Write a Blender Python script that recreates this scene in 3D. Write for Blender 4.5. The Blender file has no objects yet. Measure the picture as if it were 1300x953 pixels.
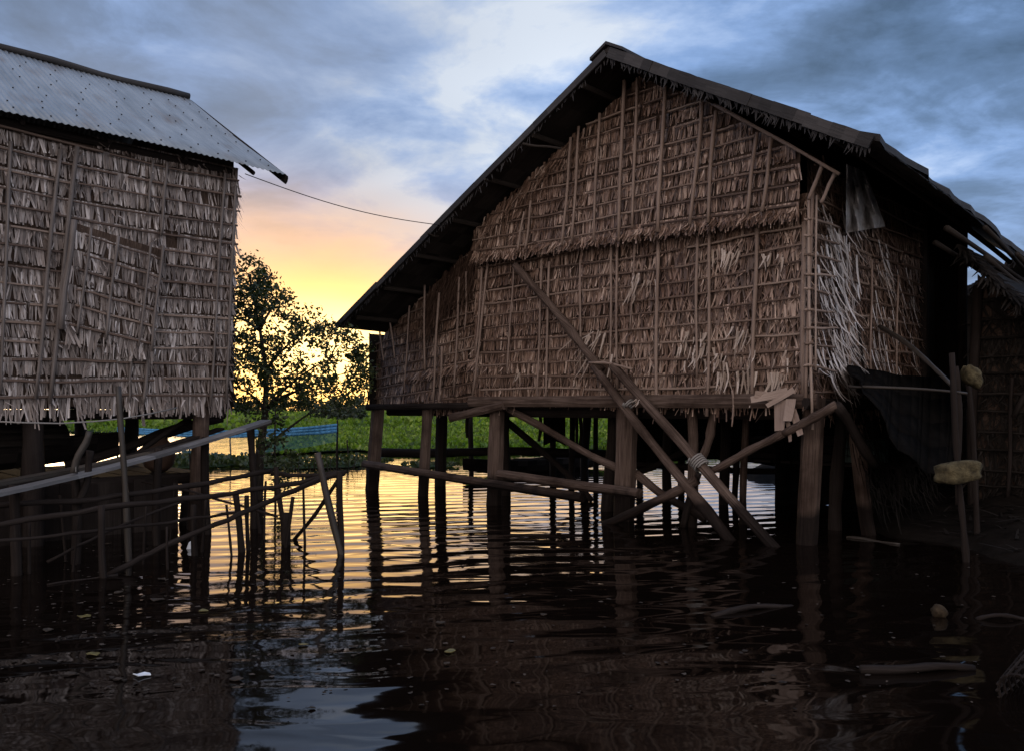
import bpy, math, random
from mathutils import Vector
random.seed(11)
R = random.Random(5)
rad = math.radians
sc = bpy.context.scene
col = sc.collection

# ------------------------------------------------------------------ frame of reference
F, CH, HY, CX = 1011.0, 1.40, 518.0, 650.0           # focal length (px of the 1300 px photo), eye height, horizon row
A = Vector((0.711, 0.703, 0.0)).normalized()         # both houses share these two axes: A runs right and back,
B = Vector((-A.y, A.x, 0.0))                         # B runs left and back
UP = Vector((0, 0, 1))
D0 = Vector((3.06, 8.23, 0.0))                       # right house, near corner
L0 = Vector((-3.29, 9.50, 0.0))                      # left house, right-hand corner of its front wall

def at(x, y, d):
    return Vector(((x - CX) / F * d, d, CH + (HY - y) / F * d))
def ray(x, y):
    return Vector(((x - CX) / F, 1.0, (HY - y) / F))
def hit(x, y, p0, n):
    r = ray(x, y); c = Vector((0, 0, CH))
    return c + r * ((p0 - c).dot(n) / r.dot(n))
def on_front(x, y, off=0.0):  return hit(x, y, D0 - A * off, A)      # right house, gable front
def on_side(x, y, off=0.0):   return hit(x, y, D0 - B * off, B)      # right house, side wall
def on_left(x, y, off=0.0):   return hit(x, y, L0 - B * off, B)      # left house, front wall
def on_level(x, y, z=0.0):    return hit(x, y, Vector((0, 0, z)), UP)
def fr(t, z, off=0.0, s=0.0): return D0 + B * t + A * (s - off) + UP * z
def lf(s, z, off=0.0, back=0.0): return L0 - A * s + B * (back - off) + UP * z

# ------------------------------------------------------------------ materials
def mat(name):
    m = bpy.data.materials.new(name); m.use_nodes = True
    nt = m.node_tree; bs = nt.nodes['Principled BSDF']
    return m, nt, bs
def N(nt, t, **kw):
    n = nt.nodes.new(t)
    for k, v in kw.items():
        if k in n.inputs: n.inputs[k].default_value = v
        else: setattr(n, k, v)
    return n
def ramp(nt, stops):
    n = nt.nodes.new('ShaderNodeValToRGB'); e = n.color_ramp.elements
    while len(e) < len(stops): e.new(0.5)
    for q, (p, c) in zip(e, stops):
        q.position = p; q.color = (c[0], c[1], c[2], 1)
    return n
def mixc(nt, a, b, fac, mode='MIX'):
    n = nt.nodes.new('ShaderNodeMix'); n.data_type = 'RGBA'; n.blend_type = mode
    for s, v in ((n.inputs[0], fac), (n.inputs[6], a), (n.inputs[7], b)):
        if hasattr(v, 'links') or hasattr(v, 'is_linked'): nt.links.new(v, s)
        elif isinstance(v, (tuple, list)): s.default_value = (v[0], v[1], v[2], 1)
        else: s.default_value = v
    return n.outputs[2]

def fibre_mat(name, stops, grain=(90, 3), rough=0.7, bump=0.3, spec=0.3, stain=0.5, islands=True, stain_col=(0.25, 0.2, 0.17), wet=False):
    """Weathered plant fibre or wood: grain runs along UV v, each separate piece takes its own tone."""
    m, nt, bs = mat(name); lk = nt.links.new
    uv = N(nt, 'ShaderNodeUVMap'); mp = N(nt, 'ShaderNodeMapping'); mp.inputs['Scale'].default_value = (grain[0], grain[1], 1)
    lk(uv.outputs[0], mp.inputs[0])
    g = N(nt, 'ShaderNodeTexNoise', Scale=1.0, Detail=4.0, Roughness=0.6); lk(mp.outputs[0], g.inputs['Vector'])
    geo = N(nt, 'ShaderNodeNewGeometry')
    w = N(nt, 'ShaderNodeMath', operation='MULTIPLY_ADD'); w.inputs[1].default_value = 0.55; 
    lk(geo.outputs['Random Per Island'], w.inputs[0])
    g2 = N(nt, 'ShaderNodeMath', operation='MULTIPLY_ADD'); g2.inputs[1].default_value = 0.8; g2.inputs[2].default_value = -0.18
    lk(g.outputs['Fac'], g2.inputs[0])
    if islands: lk(g2.outputs[0], w.inputs[2])
    r = ramp(nt, stops); lk((w if islands else g).outputs[0], r.inputs[0])
    tc = N(nt, 'ShaderNodeTexCoord')
    s = N(nt, 'ShaderNodeTexNoise', Scale=1.3, Detail=5.0, Roughness=0.65); lk(tc.outputs['Object'], s.inputs['Vector'])
    sr = ramp(nt, [(0.42, (0, 0, 0)), (0.68, (1, 1, 1))]); lk(s.outputs['Fac'], sr.inputs[0])
    sm = N(nt, 'ShaderNodeMath', operation='MULTIPLY'); lk(sr.outputs[0], sm.inputs[0]); sm.inputs[1].default_value = stain
    c = mixc(nt, r.outputs[0], stain_col, sm.outputs[0], 'MULTIPLY')
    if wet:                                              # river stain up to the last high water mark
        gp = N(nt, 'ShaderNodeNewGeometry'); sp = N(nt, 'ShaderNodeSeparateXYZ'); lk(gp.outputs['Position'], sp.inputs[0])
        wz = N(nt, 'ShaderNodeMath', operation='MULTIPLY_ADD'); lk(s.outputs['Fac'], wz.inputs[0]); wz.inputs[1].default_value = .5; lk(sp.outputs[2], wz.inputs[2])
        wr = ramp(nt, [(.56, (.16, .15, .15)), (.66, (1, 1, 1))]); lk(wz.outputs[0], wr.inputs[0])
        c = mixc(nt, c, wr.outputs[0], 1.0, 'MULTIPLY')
    lk(c, bs.inputs['Base Color'])
    bs.inputs['Roughness'].default_value = rough; bs.inputs['Specular IOR Level'].default_value = spec
    b = N(nt, 'ShaderNodeBump', Strength=bump, Distance=0.01); lk(g.outputs['Fac'], b.inputs['Height']); lk(b.outputs[0], bs.inputs['Normal'])
    return m

M = {}
M['thatch'] = fibre_mat('nipa_thatch', [(0.08, (.052, .030, .020)), (0.38, (.145, .087, .059)), (0.62, (.29, .185, .130)), (0.88, (.80, .63, .51))], (120, 5), 0.45, 0.35, 0.5, 0.8, stain_col=(.36, .26, .21))
M['thatch_grey'] = fibre_mat('grey_nipa_thatch', [(0.08, (.060, .043, .034)), (0.38, (.165, .122, .098)), (0.62, (.32, .255, .215)), (0.88, (.84, .77, .73))], (120, 5), 0.42, 0.35, 0.55, 0.8, stain_col=(.34, .27, .235))
M['thatch_dark'] = fibre_mat('darkened_thatch', [(0.1, (.008, .0065, .005)), (0.5, (.014, .0115, .0095)), (0.9, (.034, .028, .024))], (120, 5), 0.8, 0.35, 0.1)  # thatch darkened in colour for the dimness at the far right
M['frond'] = fibre_mat('pale_dry_frond', [(0.05, (.28, .22, .18)), (0.5, (.52, .46, .42)), (0.9, (.78, .75, .75))], (90, 4), 0.5, 0.25, 0.45, 0.1)
M['brown_frond'] = fibre_mat('brown_shaded_frond', [(0.1, (.022, .012, .008)), (0.5, (.07, .040, .027)), (0.9, (.16, .10, .072))], (120, 5), 0.7, 0.35, 0.2, 0.4)  # shaggy brown leaf, its colour deepened by the shade under the roof
M['frond_tan'] = fibre_mat('tan_dry_frond', [(0.05, (.20, .14, .10)), (0.5, (.40, .31, .24)), (0.9, (.66, .57, .50))], (90, 4), 0.5, 0.25, 0.45, 0.2)
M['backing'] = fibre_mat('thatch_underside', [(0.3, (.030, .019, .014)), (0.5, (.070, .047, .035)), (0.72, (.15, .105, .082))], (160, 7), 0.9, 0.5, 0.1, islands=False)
M['slat'] = fibre_mat('bamboo_slat', [(0.1, (.062, .037, .026)), (0.5, (.145, .093, .067)), (0.95, (.40, .305, .24))], (160, 3), 0.6, 0.25, 0.35, 0.3)
M['batten'] = fibre_mat('bamboo_batten', [(0.1, (.11, .072, .054)), (0.5, (.24, .170, .132)), (0.95, (.42, .325, .265))], (110, 2.5), 0.6, 0.3, 0.35, 0.3)
M['batten_grey'] = fibre_mat('grey_batten', [(0.1, (.055, .043, .037)), (0.5, (.12, .098, .086)), (0.95, (.34, .30, .28))], (110, 2.5), 0.6, 0.3, 0.35, 0.3)
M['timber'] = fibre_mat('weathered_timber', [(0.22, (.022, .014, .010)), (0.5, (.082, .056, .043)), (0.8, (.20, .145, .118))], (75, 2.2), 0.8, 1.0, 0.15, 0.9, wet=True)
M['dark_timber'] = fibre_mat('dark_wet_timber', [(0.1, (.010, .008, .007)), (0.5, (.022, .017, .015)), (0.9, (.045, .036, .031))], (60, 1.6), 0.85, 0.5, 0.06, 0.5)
M['bamboo'] = fibre_mat('darkened_bamboo', [(0.1, (.016, .012, .009)), (0.5, (.034, .027, .021)), (0.9, (.085, .07, .056))], (70, 1.8), 0.5, 0.3, 0.4, 0.4)  # bamboo colour lowered to carry the dim light on the right
M['grey_plank'] = fibre_mat('grey_plank', [(0.1, (.05, .047, .046)), (0.5, (.12, .117, .117)), (0.9, (.23, .226, .23))], (50, 1.2), 0.6, 0.4, 0.35, 0.3)
M['roof_board'] = fibre_mat('dark_roof_board', [(0.1, (.020, .018, .018)), (0.5, (.038, .035, .034)), (0.9, (.07, .064, .062))], (40, 1.2), 0.7, 0.5, 0.25, 0.4)
M['soffit'] = fibre_mat('dark_roof_underside', [(0.1, (.014, .011, .009)), (0.5, (.03, .024, .02)), (0.9, (.055, .045, .038))], (40, 1.6), 0.85, 0.4, 0.1, 0.3)  # even dark brown for roof undersides and inner wood
M['bark'] = fibre_mat('tree_bark', [(0.1, (.018, .014, .011)), (0.5, (.042, .033, .026)), (0.9, (.09, .072, .058))], (30, 5), 0.85, 0.8, 0.15, 0.4)
M['rope'] = fibre_mat('pale_rope', [(0.1, (.14, .125, .11)), (0.6, (.27, .25, .23)), (0.9, (.40, .38, .36))], (200, 60), 0.7, 0.4, 0.2, 0.0)
M['black_rubber'] = fibre_mat('black_cable', [(0.1, (.012, .012, .013)), (0.9, (.03, .03, .03))], (50, 50), 0.5, 0.1, 0.3, 0.0)

def metal_mat():
    m, nt, bs = mat('weathered_zinc_sheet'); lk = nt.links.new
    uv = N(nt, 'ShaderNodeUVMap'); mp = N(nt, 'ShaderNodeMapping'); mp.inputs['Scale'].default_value = (6, 0.7, 1); lk(uv.outputs[0], mp.inputs[0])
    n = N(nt, 'ShaderNodeTexNoise', Scale=1.0, Detail=6.0, Roughness=0.65); lk(mp.outputs[0], n.inputs['Vector'])
    r = ramp(nt, [(0.25, (.16, .18, .195)), (0.5, (.26, .285, .305)), (0.75, (.36, .385, .40))]); lk(n.outputs['Fac'], r.inputs[0])
    mp2 = N(nt, 'ShaderNodeMapping'); mp2.inputs['Scale'].default_value = (1.3, .45, 1); lk(uv.outputs[0], mp2.inputs[0])
    n2 = N(nt, 'ShaderNodeTexNoise', Scale=2.0, Detail=5.0); lk(mp2.outputs[0], n2.inputs['Vector'])
    r2 = ramp(nt, [(0.54, (0, 0, 0)), (0.74, (.75, .75, .75))]); lk(n2.outputs['Fac'], r2.inputs[0])
    c = mixc(nt, r.outputs[0], (.16, .115, .085), r2.outputs[0])
    lk(c, bs.inputs['Base Color']); bs.inputs['Metallic'].default_value = 0.45; bs.inputs['Roughness'].default_value = 0.55
    return m
M['zinc'] = metal_mat()

def leaf_mat(name, stops, transl=0.35, rough=0.45):
    m, nt, bs = mat(name); lk = nt.links.new
    geo = N(nt, 'ShaderNodeNewGeometry'); r = ramp(nt, stops); lk(geo.outputs['Random Per Island'], r.inputs[0])
    lk(r.outputs[0], bs.inputs['Base Color']); bs.inputs['Roughness'].default_value = rough
    tr = N(nt, 'ShaderNodeBsdfTranslucent')
    tcol = mixc(nt, r.outputs[0], (1.25, 1.2, .35), 1.0, 'MULTIPLY'); lk(tcol, tr.inputs['Color'])
    mx = N(nt, 'ShaderNodeMixShader'); mx.inputs[0].default_value = transl
    lk(bs.outputs[0], mx.inputs[1]); lk(tr.outputs[0], mx.inputs[2]); lk(mx.outputs[0], nt.nodes['Material Output'].inputs[0])
    return m
def patchy(m, scale, lo, hi):
    nt = m.node_tree; bs = nt.nodes['Principled BSDF']; lk = nt.links.new
    src = bs.inputs['Base Color'].links[0].from_socket
    tc = N(nt, 'ShaderNodeTexCoord'); n = N(nt, 'ShaderNodeTexNoise', Scale=scale, Detail=3.0); lk(tc.outputs['Object'], n.inputs['Vector'])
    rr = ramp(nt, [(.36, lo), (.62, hi)]); lk(n.outputs['Fac'], rr.inputs[0]); lk(mixc(nt, src, rr.outputs[0], 1.0, 'MULTIPLY'), bs.inputs['Base Color'])
M['tree_leaf'] = leaf_mat('tree_leaf', [(0.0, (.02, .035, .012)), (0.6, (.045, .065, .02)), (1.0, (.08, .095, .03))], 0.25)
M['hyacinth'] = leaf_mat('water_hyacinth_leaf', [(0.0, (.06, .10, .014)), (0.5, (.14, .23, .03)), (0.85, (.21, .33, .045)), (1.0, (.32, .40, .10))], 0.5, 0.4)
patchy(M['hyacinth'], .35, (.45, .62, .5), (1.25, 1.15, 1.1))
M['far_leaf'] = leaf_mat('far_leaf', [(0.0, (.02, .03, .014)), (1.0, (.05, .065, .028))], 0.2)

def plain(name, c1, c2, scale=8.0, rough=0.6, bump=0.0, spec=0.4, metallic=0.0, alpha=1.0, transm=0.0):
    m, nt, bs = mat(name); lk = nt.links.new
    tc = N(nt, 'ShaderNodeTexCoord'); n = N(nt, 'ShaderNodeTexNoise', Scale=scale, Detail=6.0, Roughness=0.65); lk(tc.outputs['Object'], n.inputs['Vector'])
    r = ramp(nt, [(0.32, c1), (0.7, c2)]); lk(n.outputs['Fac'], r.inputs[0]); lk(r.outputs[0], bs.inputs['Base Color'])
    bs.inputs['Roughness'].default_value = rough; bs.inputs['Specular IOR Level'].default_value = spec; bs.inputs['Metallic'].default_value = metallic
    bs.inputs['Alpha'].default_value = alpha; bs.inputs['Transmission Weight'].default_value = transm
    if bump:
        b = N(nt, 'ShaderNodeBump', Strength=bump, Distance=0.03); lk(n.outputs['Fac'], b.inputs['Height']); lk(b.outputs[0], bs.inputs['Normal'])
    return m
M['mud'] = plain('wet_river_mud', (.006, .005, .0042), (.015, .012, .010), 3.0, 1.0, 0.8, 0.03)
M['foam'] = plain('dirty_yellow_foam', (.022, .017, .009), (.13, .105, .055), 14.0, 0.9, 1.0, 0.2)  # dirty yellow, dimmed further in colour for the dark right edge
M['tarp'] = plain('black_tarpaulin', (.003, .0028, .0028), (.008, .007, .0065), 4.0, 0.95, 0.5, 0.04)
M['plastic'] = plain('translucent_plastic_sheet', (.26, .24, .23), (.58, .56, .55), 9.0, 0.4, 0.8, 0.5, 0.0, 1.0)
M['white_plastic'] = plain('white_plastic', (.6, .64, .68), (.8, .82, .85), 20.0, 0.4)
M['green_paint'] = plain('faded_green_paint', (.018, .035, .028), (.04, .07, .058), 8.0, 0.6)
M['clay'] = plain('brown_clay', (.05, .028, .018), (.10, .055, .035), 8.0, 0.7)
M['husk'] = plain('coconut_husk', (.02, .014, .009), (.07, .05, .03), 25.0, 0.9, 0.8, 0.1)
M['yellow_leaf'] = plain('fallen_leaf', (.06, .05, .014), (.16, .13, .04), 30.0, 0.5)
M['mat_base'] = plain('hyacinth_root_mat', (.012, .022, .007), (.03, .05, .014), 3.0, 0.9, 0.5, 0.1)

def net_mat(name, c, hole):
    m, nt, bs = mat(name); lk = nt.links.new
    uv = N(nt, 'ShaderNodeUVMap'); 
    vals = []
    for ax in (0, 1):
        sx = N(nt, 'ShaderNodeSeparateXYZ'); lk(uv.outputs[0], sx.inputs[0])
        f = N(nt, 'ShaderNodeMath', operation='MULTIPLY'); f.inputs[1].default_value = 45; lk(sx.outputs[ax], f.inputs[0])
        g = N(nt, 'ShaderNodeMath', operation='FRACT'); lk(f.outputs[0], g.inputs[0])
        h = N(nt, 'ShaderNodeMath', operation='LESS_THAN'); h.inputs[1].default_value = hole; lk(g.outputs[0], h.inputs[0]); vals.append(h)
    mxm = N(nt, 'ShaderNodeMath', operation='MAXIMUM'); lk(vals[0].outputs[0], mxm.inputs[0]); lk(vals[1].outputs[0], mxm.inputs[1])
    lk(mxm.outputs[0], bs.inputs['Alpha'])
    bs.inputs['Base Color'].default_value = (*c, 1); bs.inputs['Roughness'].default_value = 0.5
    tr = N(nt, 'ShaderNodeBsdfTranslucent'); tr.inputs[0].default_value = (*c, 1)
    tp = N(nt, 'ShaderNodeBsdfTransparent')
    m1 = N(nt, 'ShaderNodeMixShader'); lk(mxm.outputs[0], m1.inputs[0]); lk(tp.outputs[0], m1.inputs[1]); lk(tr.outputs[0], m1.inputs[2])
    mx = N(nt, 'ShaderNodeMixShader'); mx.inputs[0].default_value = 0.45
    lk(bs.outputs[0], mx.inputs[1]); lk(m1.outputs[0], mx.inputs[2]); lk(mx.outputs[0], nt.nodes['Material Output'].inputs[0])
    return m
M['net'] = net_mat('blue_fishing_net', (.04, .17, .26), 0.2)
M['net_rim'] = plain('blue_net_hem', (.05, .20, .38), (.10, .34, .60), 12.0, 0.6)

def water_mat():
    m, nt, bs = mat('murky_river_water'); lk = nt.links.new
    bs.inputs['Base Color'].default_value = (.0045, .0027, .0019, 1); bs.inputs['Roughness'].default_value = 0.045
    bs.inputs['IOR'].default_value = 1.333; bs.inputs['Specular IOR Level'].default_value = 0.7
    tc = N(nt, 'ShaderNodeTexCoord')
    def noise(scale, sx, sy, rot, detail, dist=0.0):
        mp = N(nt, 'ShaderNodeMapping'); mp.inputs['Scale'].default_value = (sx, sy, 1); mp.inputs['Rotation'].default_value = (0, 0, rad(rot)); lk(tc.outputs['Object'], mp.inputs[0])
        n = N(nt, 'ShaderNodeTexNoise', Scale=scale, Detail=detail, Roughness=0.5, Distortion=dist); lk(mp.outputs[0], n.inputs['Vector']); return n.outputs['Fac']
    def wave(scale, rot, dist):
        mp = N(nt, 'ShaderNodeMapping'); mp.inputs['Rotation'].default_value = (0, 0, rad(rot)); lk(tc.outputs['Object'], mp.inputs[0])
        n = N(nt, 'ShaderNodeTexWave', Scale=scale, Distortion=dist, Detail=1.5); n.inputs['Detail Scale'].default_value = 0.6
        n.bands_direction = 'Y'; lk(mp.outputs[0], n.inputs['Vector']); return n.outputs['Fac']
    a = noise(2.4, 0.6, 1.4, -12, 1.0, 0.9)      # broad ripples
    b = noise(7.0, 0.6, 1.3, 8, 1.0, 0.3)         # fine ripples
    w = wave(0.72, -14, 5.0)
    calm = noise(0.22, 1, 1, 0, 2.0)
    s1 = N(nt, 'ShaderNodeMath', operation='MULTIPLY'); lk(a, s1.inputs[0]); s1.inputs[1].default_value = 0.32
    s2 = N(nt, 'ShaderNodeMath', operation='MULTIPLY_ADD'); lk(b, s2.inputs[0]); s2.inputs[1].default_value = 0.03; lk(s1.outputs[0], s2.inputs[2])
    s3 = N(nt, 'ShaderNodeMath', operation='MULTIPLY_ADD'); lk(w, s3.inputs[0]); s3.inputs[1].default_value = 0.20; lk(s2.outputs[0], s3.inputs[2])
    cr = ramp(nt, [(0.3, (.55, .55, .55)), (0.7, (1.15, 1.15, 1.15))]); lk(calm, cr.inputs[0])
    s4 = N(nt, 'ShaderNodeMath', operation='MULTIPLY'); lk(s3.outputs[0], s4.inputs[0]); lk(cr.outputs[0], s4.inputs[1])
    bp = N(nt, 'ShaderNodeBump', Strength=1.0, Distance=0.024); lk(s4.outputs[0], bp.inputs['Height']); lk(bp.outputs[0], bs.inputs['Normal'])
    return m
M['water'] = water_mat()

# ------------------------------------------------------------------ mesh building
base_of = {}
def wloc(o): return base_of.get(o.name, Vector((0, 0, 0)))

class MB:
    def __init__(s): s.v = []; s.f = []; s.m = []; s.uv = []
    def face(s, pts, uvs, mi=0):
        i = len(s.v); s.v.extend(pts); s.f.append(tuple(range(i, i + len(pts)))); s.m.append(mi); s.uv.extend(uvs)
    def faces(s, pts, faces, uvs, mi=0):
        i = len(s.v); s.v.extend(pts)
        for f in faces:
            s.f.append(tuple(i + k for k in f)); s.m.append(mi); s.uv.extend(uvs[k] for k in f)
    def tube(s, path, rr, sides=7, mi=0, sq=0.0, jit=0.0, roll=0.0, asp=1.0, cap=True):
        n = len(path)
        if not isinstance(rr, (list, tuple)): rr = [rr] * n
        d0 = (path[1] - path[0]).normalized()
        ref = UP if abs(d0.z) < 0.9 else Vector((0, 1, 0))
        x = d0.cross(ref).normalized(); vs = []; uvs = []; L = 0.0; ou = R.random() * 9; ov = R.random() * 9
        for k in range(n):
            dd = (path[min(k + 1, n - 1)] - path[max(k - 1, 0)]).normalized()
            x = (x - dd * x.dot(dd)).normalized(); y = dd.cross(x)
            if k: L += (path[k] - path[k - 1]).length
            for q in range(sides + 1):
                th = 2 * math.pi * (q % sides) / sides + roll
                c, sn = math.cos(th), math.sin(th); r = rr[k]
                if sq: r *= (abs(c) ** 4 + abs(sn) ** 4) ** (-0.25 * sq) / 1.0
                if jit and q < sides: r *= 1 + R.uniform(-jit, jit)
                if q == sides: vs.append(vs[-sides].copy())
                else: vs.append(path[k] + x * (c * r) + y * (sn * r * asp))
                uvs.append((ou + rr[k] * 6.28 * q / sides, ov + L))
        fs = []
        w = sides + 1
        # weld the seam by reusing ring indices, uv continuity kept through per-loop uvs
        i0 = len(s.v)
        idx = []
        for k in range(n):
            for q in range(sides): s.v.append(vs[k * w + q])
        for k in range(n - 1):
            for q in range(sides):
                q2 = (q + 1) % sides
                s.f.append((i0 + k * sides + q, i0 + k * sides + q2, i0 + (k + 1) * sides + q2, i0 + (k + 1) * sides + q)); s.m.append(mi)
                s.uv.extend((uvs[k * w + q], uvs[k * w + q + 1], uvs[(k + 1) * w + q + 1], uvs[(k + 1) * w + q]))
        if cap:
            s.f.append(tuple(i0 + q for q in reversed(range(sides)))); s.m.append(mi); s.uv.extend((ou + math.cos(q) * .05, ov) for q in range(sides))
            e = i0 + (n - 1) * sides
            s.f.append(tuple(e + q for q in range(sides))); s.m.append(mi); s.uv.extend((ou + math.cos(q) * .05, ov) for q in range(sides))
        return s
    def pole(s, p0, p1, r0, r1=None, bend=0.0, mi=0, seg=7, sides=7, nodes=True, jit=0.04, side=None):
        r1 = r0 if r1 is None else r1
        L = (p1 - p0).length; dd = (p1 - p0).normalized()
        sd = side or dd.cross(Vector((R.uniform(-1, 1), R.uniform(-1, 1), R.uniform(-1, 1)))).normalized()
        path = []; rr = []
        ph = R.random() * 6
        for k in range(seg + 1):
            f = k / seg
            s2 = sd.cross(dd)
            path.append(p0.lerp(p1, f) + sd * (bend * math.sin(math.pi * f) + 0.30 * r0 * math.sin(5 * f + ph)) + s2 * (0.30 * r0 * math.sin(7.3 * f + 2 * ph)))
            rr.append((r0 + (r1 - r0) * f) * (1 + R.uniform(-.10, .10) + (.14 if R.random() < .15 else 0)))
        return s.tube(path, rr, sides, mi, jit=jit)
    def timber(s, p0, p1, w, h=None, mi=0, seg=6, jit=0.05, bend=0.0, roll=None):
        h = h or w; path = []; dd = (p1 - p0).normalized(); sd = dd.cross(UP) if abs(dd.z) < .9 else Vector((R.uniform(-1, 1), R.uniform(-1, 1), 0)).normalized()
        for k in range(seg + 1):
            f = k / seg; path.append(p0.lerp(p1, f) + sd * (bend * math.sin(math.pi * f)))
        rl = math.pi / 8 if roll is None else roll
        return s.tube(path, [w * .5 * (1 + R.uniform(-.04, .04)) for _ in path], 8, mi, sq=1.0, jit=jit, roll=rl, asp=h / w)
    def box(s, c, ex, ey, ez, mi=0):
        """closed box: centre and three half-edge vectors"""
        p = [c + ex * i + ey * j + ez * k for k in (-1, 1) for j in (-1, 1) for i in (-1, 1)]
        lx, ly, lz = ex.length * 2, ey.length * 2, ez.length * 2; o = R.random() * 7
        i0 = len(s.v); s.v.extend(p)
        for f, (ua, va) in (((0, 2, 3, 1), (ly, lx)), ((4, 5, 7, 6), (lx, ly)), ((0, 1, 5, 4), (lx, lz)), ((2, 6, 7, 3), (lz, lx)), ((0, 4, 6, 2), (lz, ly)), ((1, 3, 7, 5), (ly, lz))):
            s.f.append(tuple(i0 + k for k in f)); s.m.append(mi)
            s.uv.extend(((o, o), (o + ua, o), (o + ua, o + va), (o, o + va)) if ua < va else ((o, o), (o, o + ua), (o + va, o + ua), (o + va, o)))
        return s
    def strip(s, p0, dirv, side, out, L, w, curl, mi=0, tip=0.35, seg=3):
        vs = []; uvs = []; o = R.random() * 20; p = R.random() * 20
        tw = R.uniform(-.35, .35)
        for k in range(seg + 1):
            f = k / seg
            ww = w * (1 - (1 - tip) * f ** 1.6) * .5
            c = p0 + dirv * (L * f) + out * (curl * f * f)
            sd = side + out * (tw * f)
            vs += [c - sd * ww, c + sd * ww]; uvs += [(o, p + L * f), (o + w, p + L * f)]
        s.faces(vs, [(2 * k, 2 * k + 1, 2 * k + 3, 2 * k + 2) for k in range(seg)], uvs, mi)
    def build(s, name, mats, parent=None, smooth=False, origin=None):
        if not isinstance(mats, (list, tuple)): mats = [mats]
        if parent is not None: o0 = wloc(parent)
        elif origin is not None: o0 = origin
        else:
            xs = [v.x for v in s.v]; ys = [v.y for v in s.v]; zs = [v.z for v in s.v]
            o0 = Vector(((min(xs) + max(xs)) / 2, (min(ys) + max(ys)) / 2, min(zs)))
        me = bpy.data.meshes.new(name)
        me.from_pydata([tuple(v - o0) for v in s.v], [], s.f)
        for m_ in mats: me.materials.append(M[m_])
        me.polygons.foreach_set('material_index', s.m)
        uvl = me.uv_layers.new(name='UVMap'); uvl.data.foreach_set('uv', [c for t in s.uv for c in t])
        if smooth: me.polygons.foreach_set('use_smooth', [True] * len(s.f))
        me.update()
        o = bpy.data.objects.new(name, me); col.objects.link(o)
        if parent is not None: o.parent = parent; base_of[o.name] = o0.copy()
        else: o.location = o0; base_of[o.name] = o0.copy()
        return o

def tag(o, label=None, cat=None, group=None, kind=None):
    if label: o['label'] = label
    if cat: o['category'] = cat
    if group: o['group'] = group
    if kind: o['kind'] = kind
    return o
def thing(name, loc, label, cat, group=None):
    o = bpy.data.objects.new(name, None); col.objects.link(o); o.location = loc; o.empty_display_size = .2
    base_of[o.name] = Vector(loc)
    return tag(o, label, cat, group)

# ------------------------------------------------------------------ thatch
def thatch(mb, f, side, out, u0, u1, v0, v1, top=None, bot=None, row=0.18, step=0.0115, seed=1, sagf=None, mt=0, ms=1, fringe=0.10, messy=1.0, slat=True, shag=None, left=None):
    """rows of hanging palm leaf with a slat over each row; f(u, v, n) gives the point, n outward"""
    r = random.Random(seed)
    n_rows = int((v1 - v0) / row) + 1
    worn = [(r.uniform(u0, u1), r.uniform(v0, v1), r.uniform(.06, .22), r.uniform(.3, .8)) for _ in range(int((u1 - u0) * (v1 - v0) * 1.3))]
    lean = r.uniform(-.1, .1)
    for k in range(n_rows + 1):
        v = v0 + k * row
        wob = [r.uniform(-.014, .014) for _ in range(60)]; ph = r.uniform(0, 6)
        def vv(u):
            x = (u - u0) / max(u1 - u0, .01) * 12
            i = int(max(0, min(57, x * 4))); 
            return v + (sagf(u, v) if sagf else 0) + .012 * math.sin(u * 1.7 + ph) + wob[i // 4] * .6
        u = u0
        while u < u1:
            u += step * r.uniform(.4, 1.5)
            y = vv(u)
            if top and y > top(u) + .06: continue
            if bot and y < bot(u): continue
            if any((u - a_) ** 2 + 3 * (y - b_) ** 2 < c_ * c_ and r.random() < p_ for a_, b_, c_, p_ in worn): continue
            sh = shag(u, y) if shag else 0.0
            L = row * r.uniform(.90, 1.04) + (fringe * r.uniform(.2, 1.0) if k == 0 else 0)
            L *= 1 + sh * r.uniform(0, 1.2)
            if r.random() < .03: L *= r.uniform(1.1, 1.5)
            if top and y > top(u): L -= (y - top(u))
            yy = min(y, top(u)) if top else y
            a = (lean * .4 + r.gauss(0, .15) * messy * (1 + 2 * sh))
            d = (-UP * math.cos(a) + side * math.sin(a))
            w = r.choice((.010, .014, .018, .022, .030)) * r.uniform(.8, 1.25)
            rise = .004 + r.random() ** 2 * .024 * (1 + 1.5 * sh)
            mb.strip(f(u, yy, .006 + r.random() * .012), d + out * .02, side, out, L, w, rise, mt, tip=r.choice((.3, .55, .8, .95)))
            # a torn second leaf now and then, twisted out of the row
            if r.random() < .09 * messy:
                a2 = r.gauss(0, .5); d2 = (-UP * math.cos(a2) + side * math.sin(a2))
                mb.strip(f(u, yy - row * r.uniform(0, .6), .05), d2, side, out, row * r.uniform(.25, .6), w * .9, r.uniform(.02, .07), mt, tip=.15)
        if slat:
            u = u0 + r.uniform(-.03, .03)
            while u < u1 - .05:
                e = min(u1 + r.uniform(-.02, .03), u + r.uniform(.7, 2.2)); pts = []
                x = u; dv = r.uniform(-.012, .012)
                while x < e:
                    y = vv(x) - .03 + dv
                    if (not top or y < top(x) - .015) and (not bot or y > bot(x) - .02): pts.append(f(x, y, .058 + r.uniform(-.004, .006)))
                    x += .16
                if len(pts) > 1: mb.tube(pts, r.uniform(.010, .0155), 5, ms, jit=.05)
                u = e - r.uniform(0.0, .05)
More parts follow.
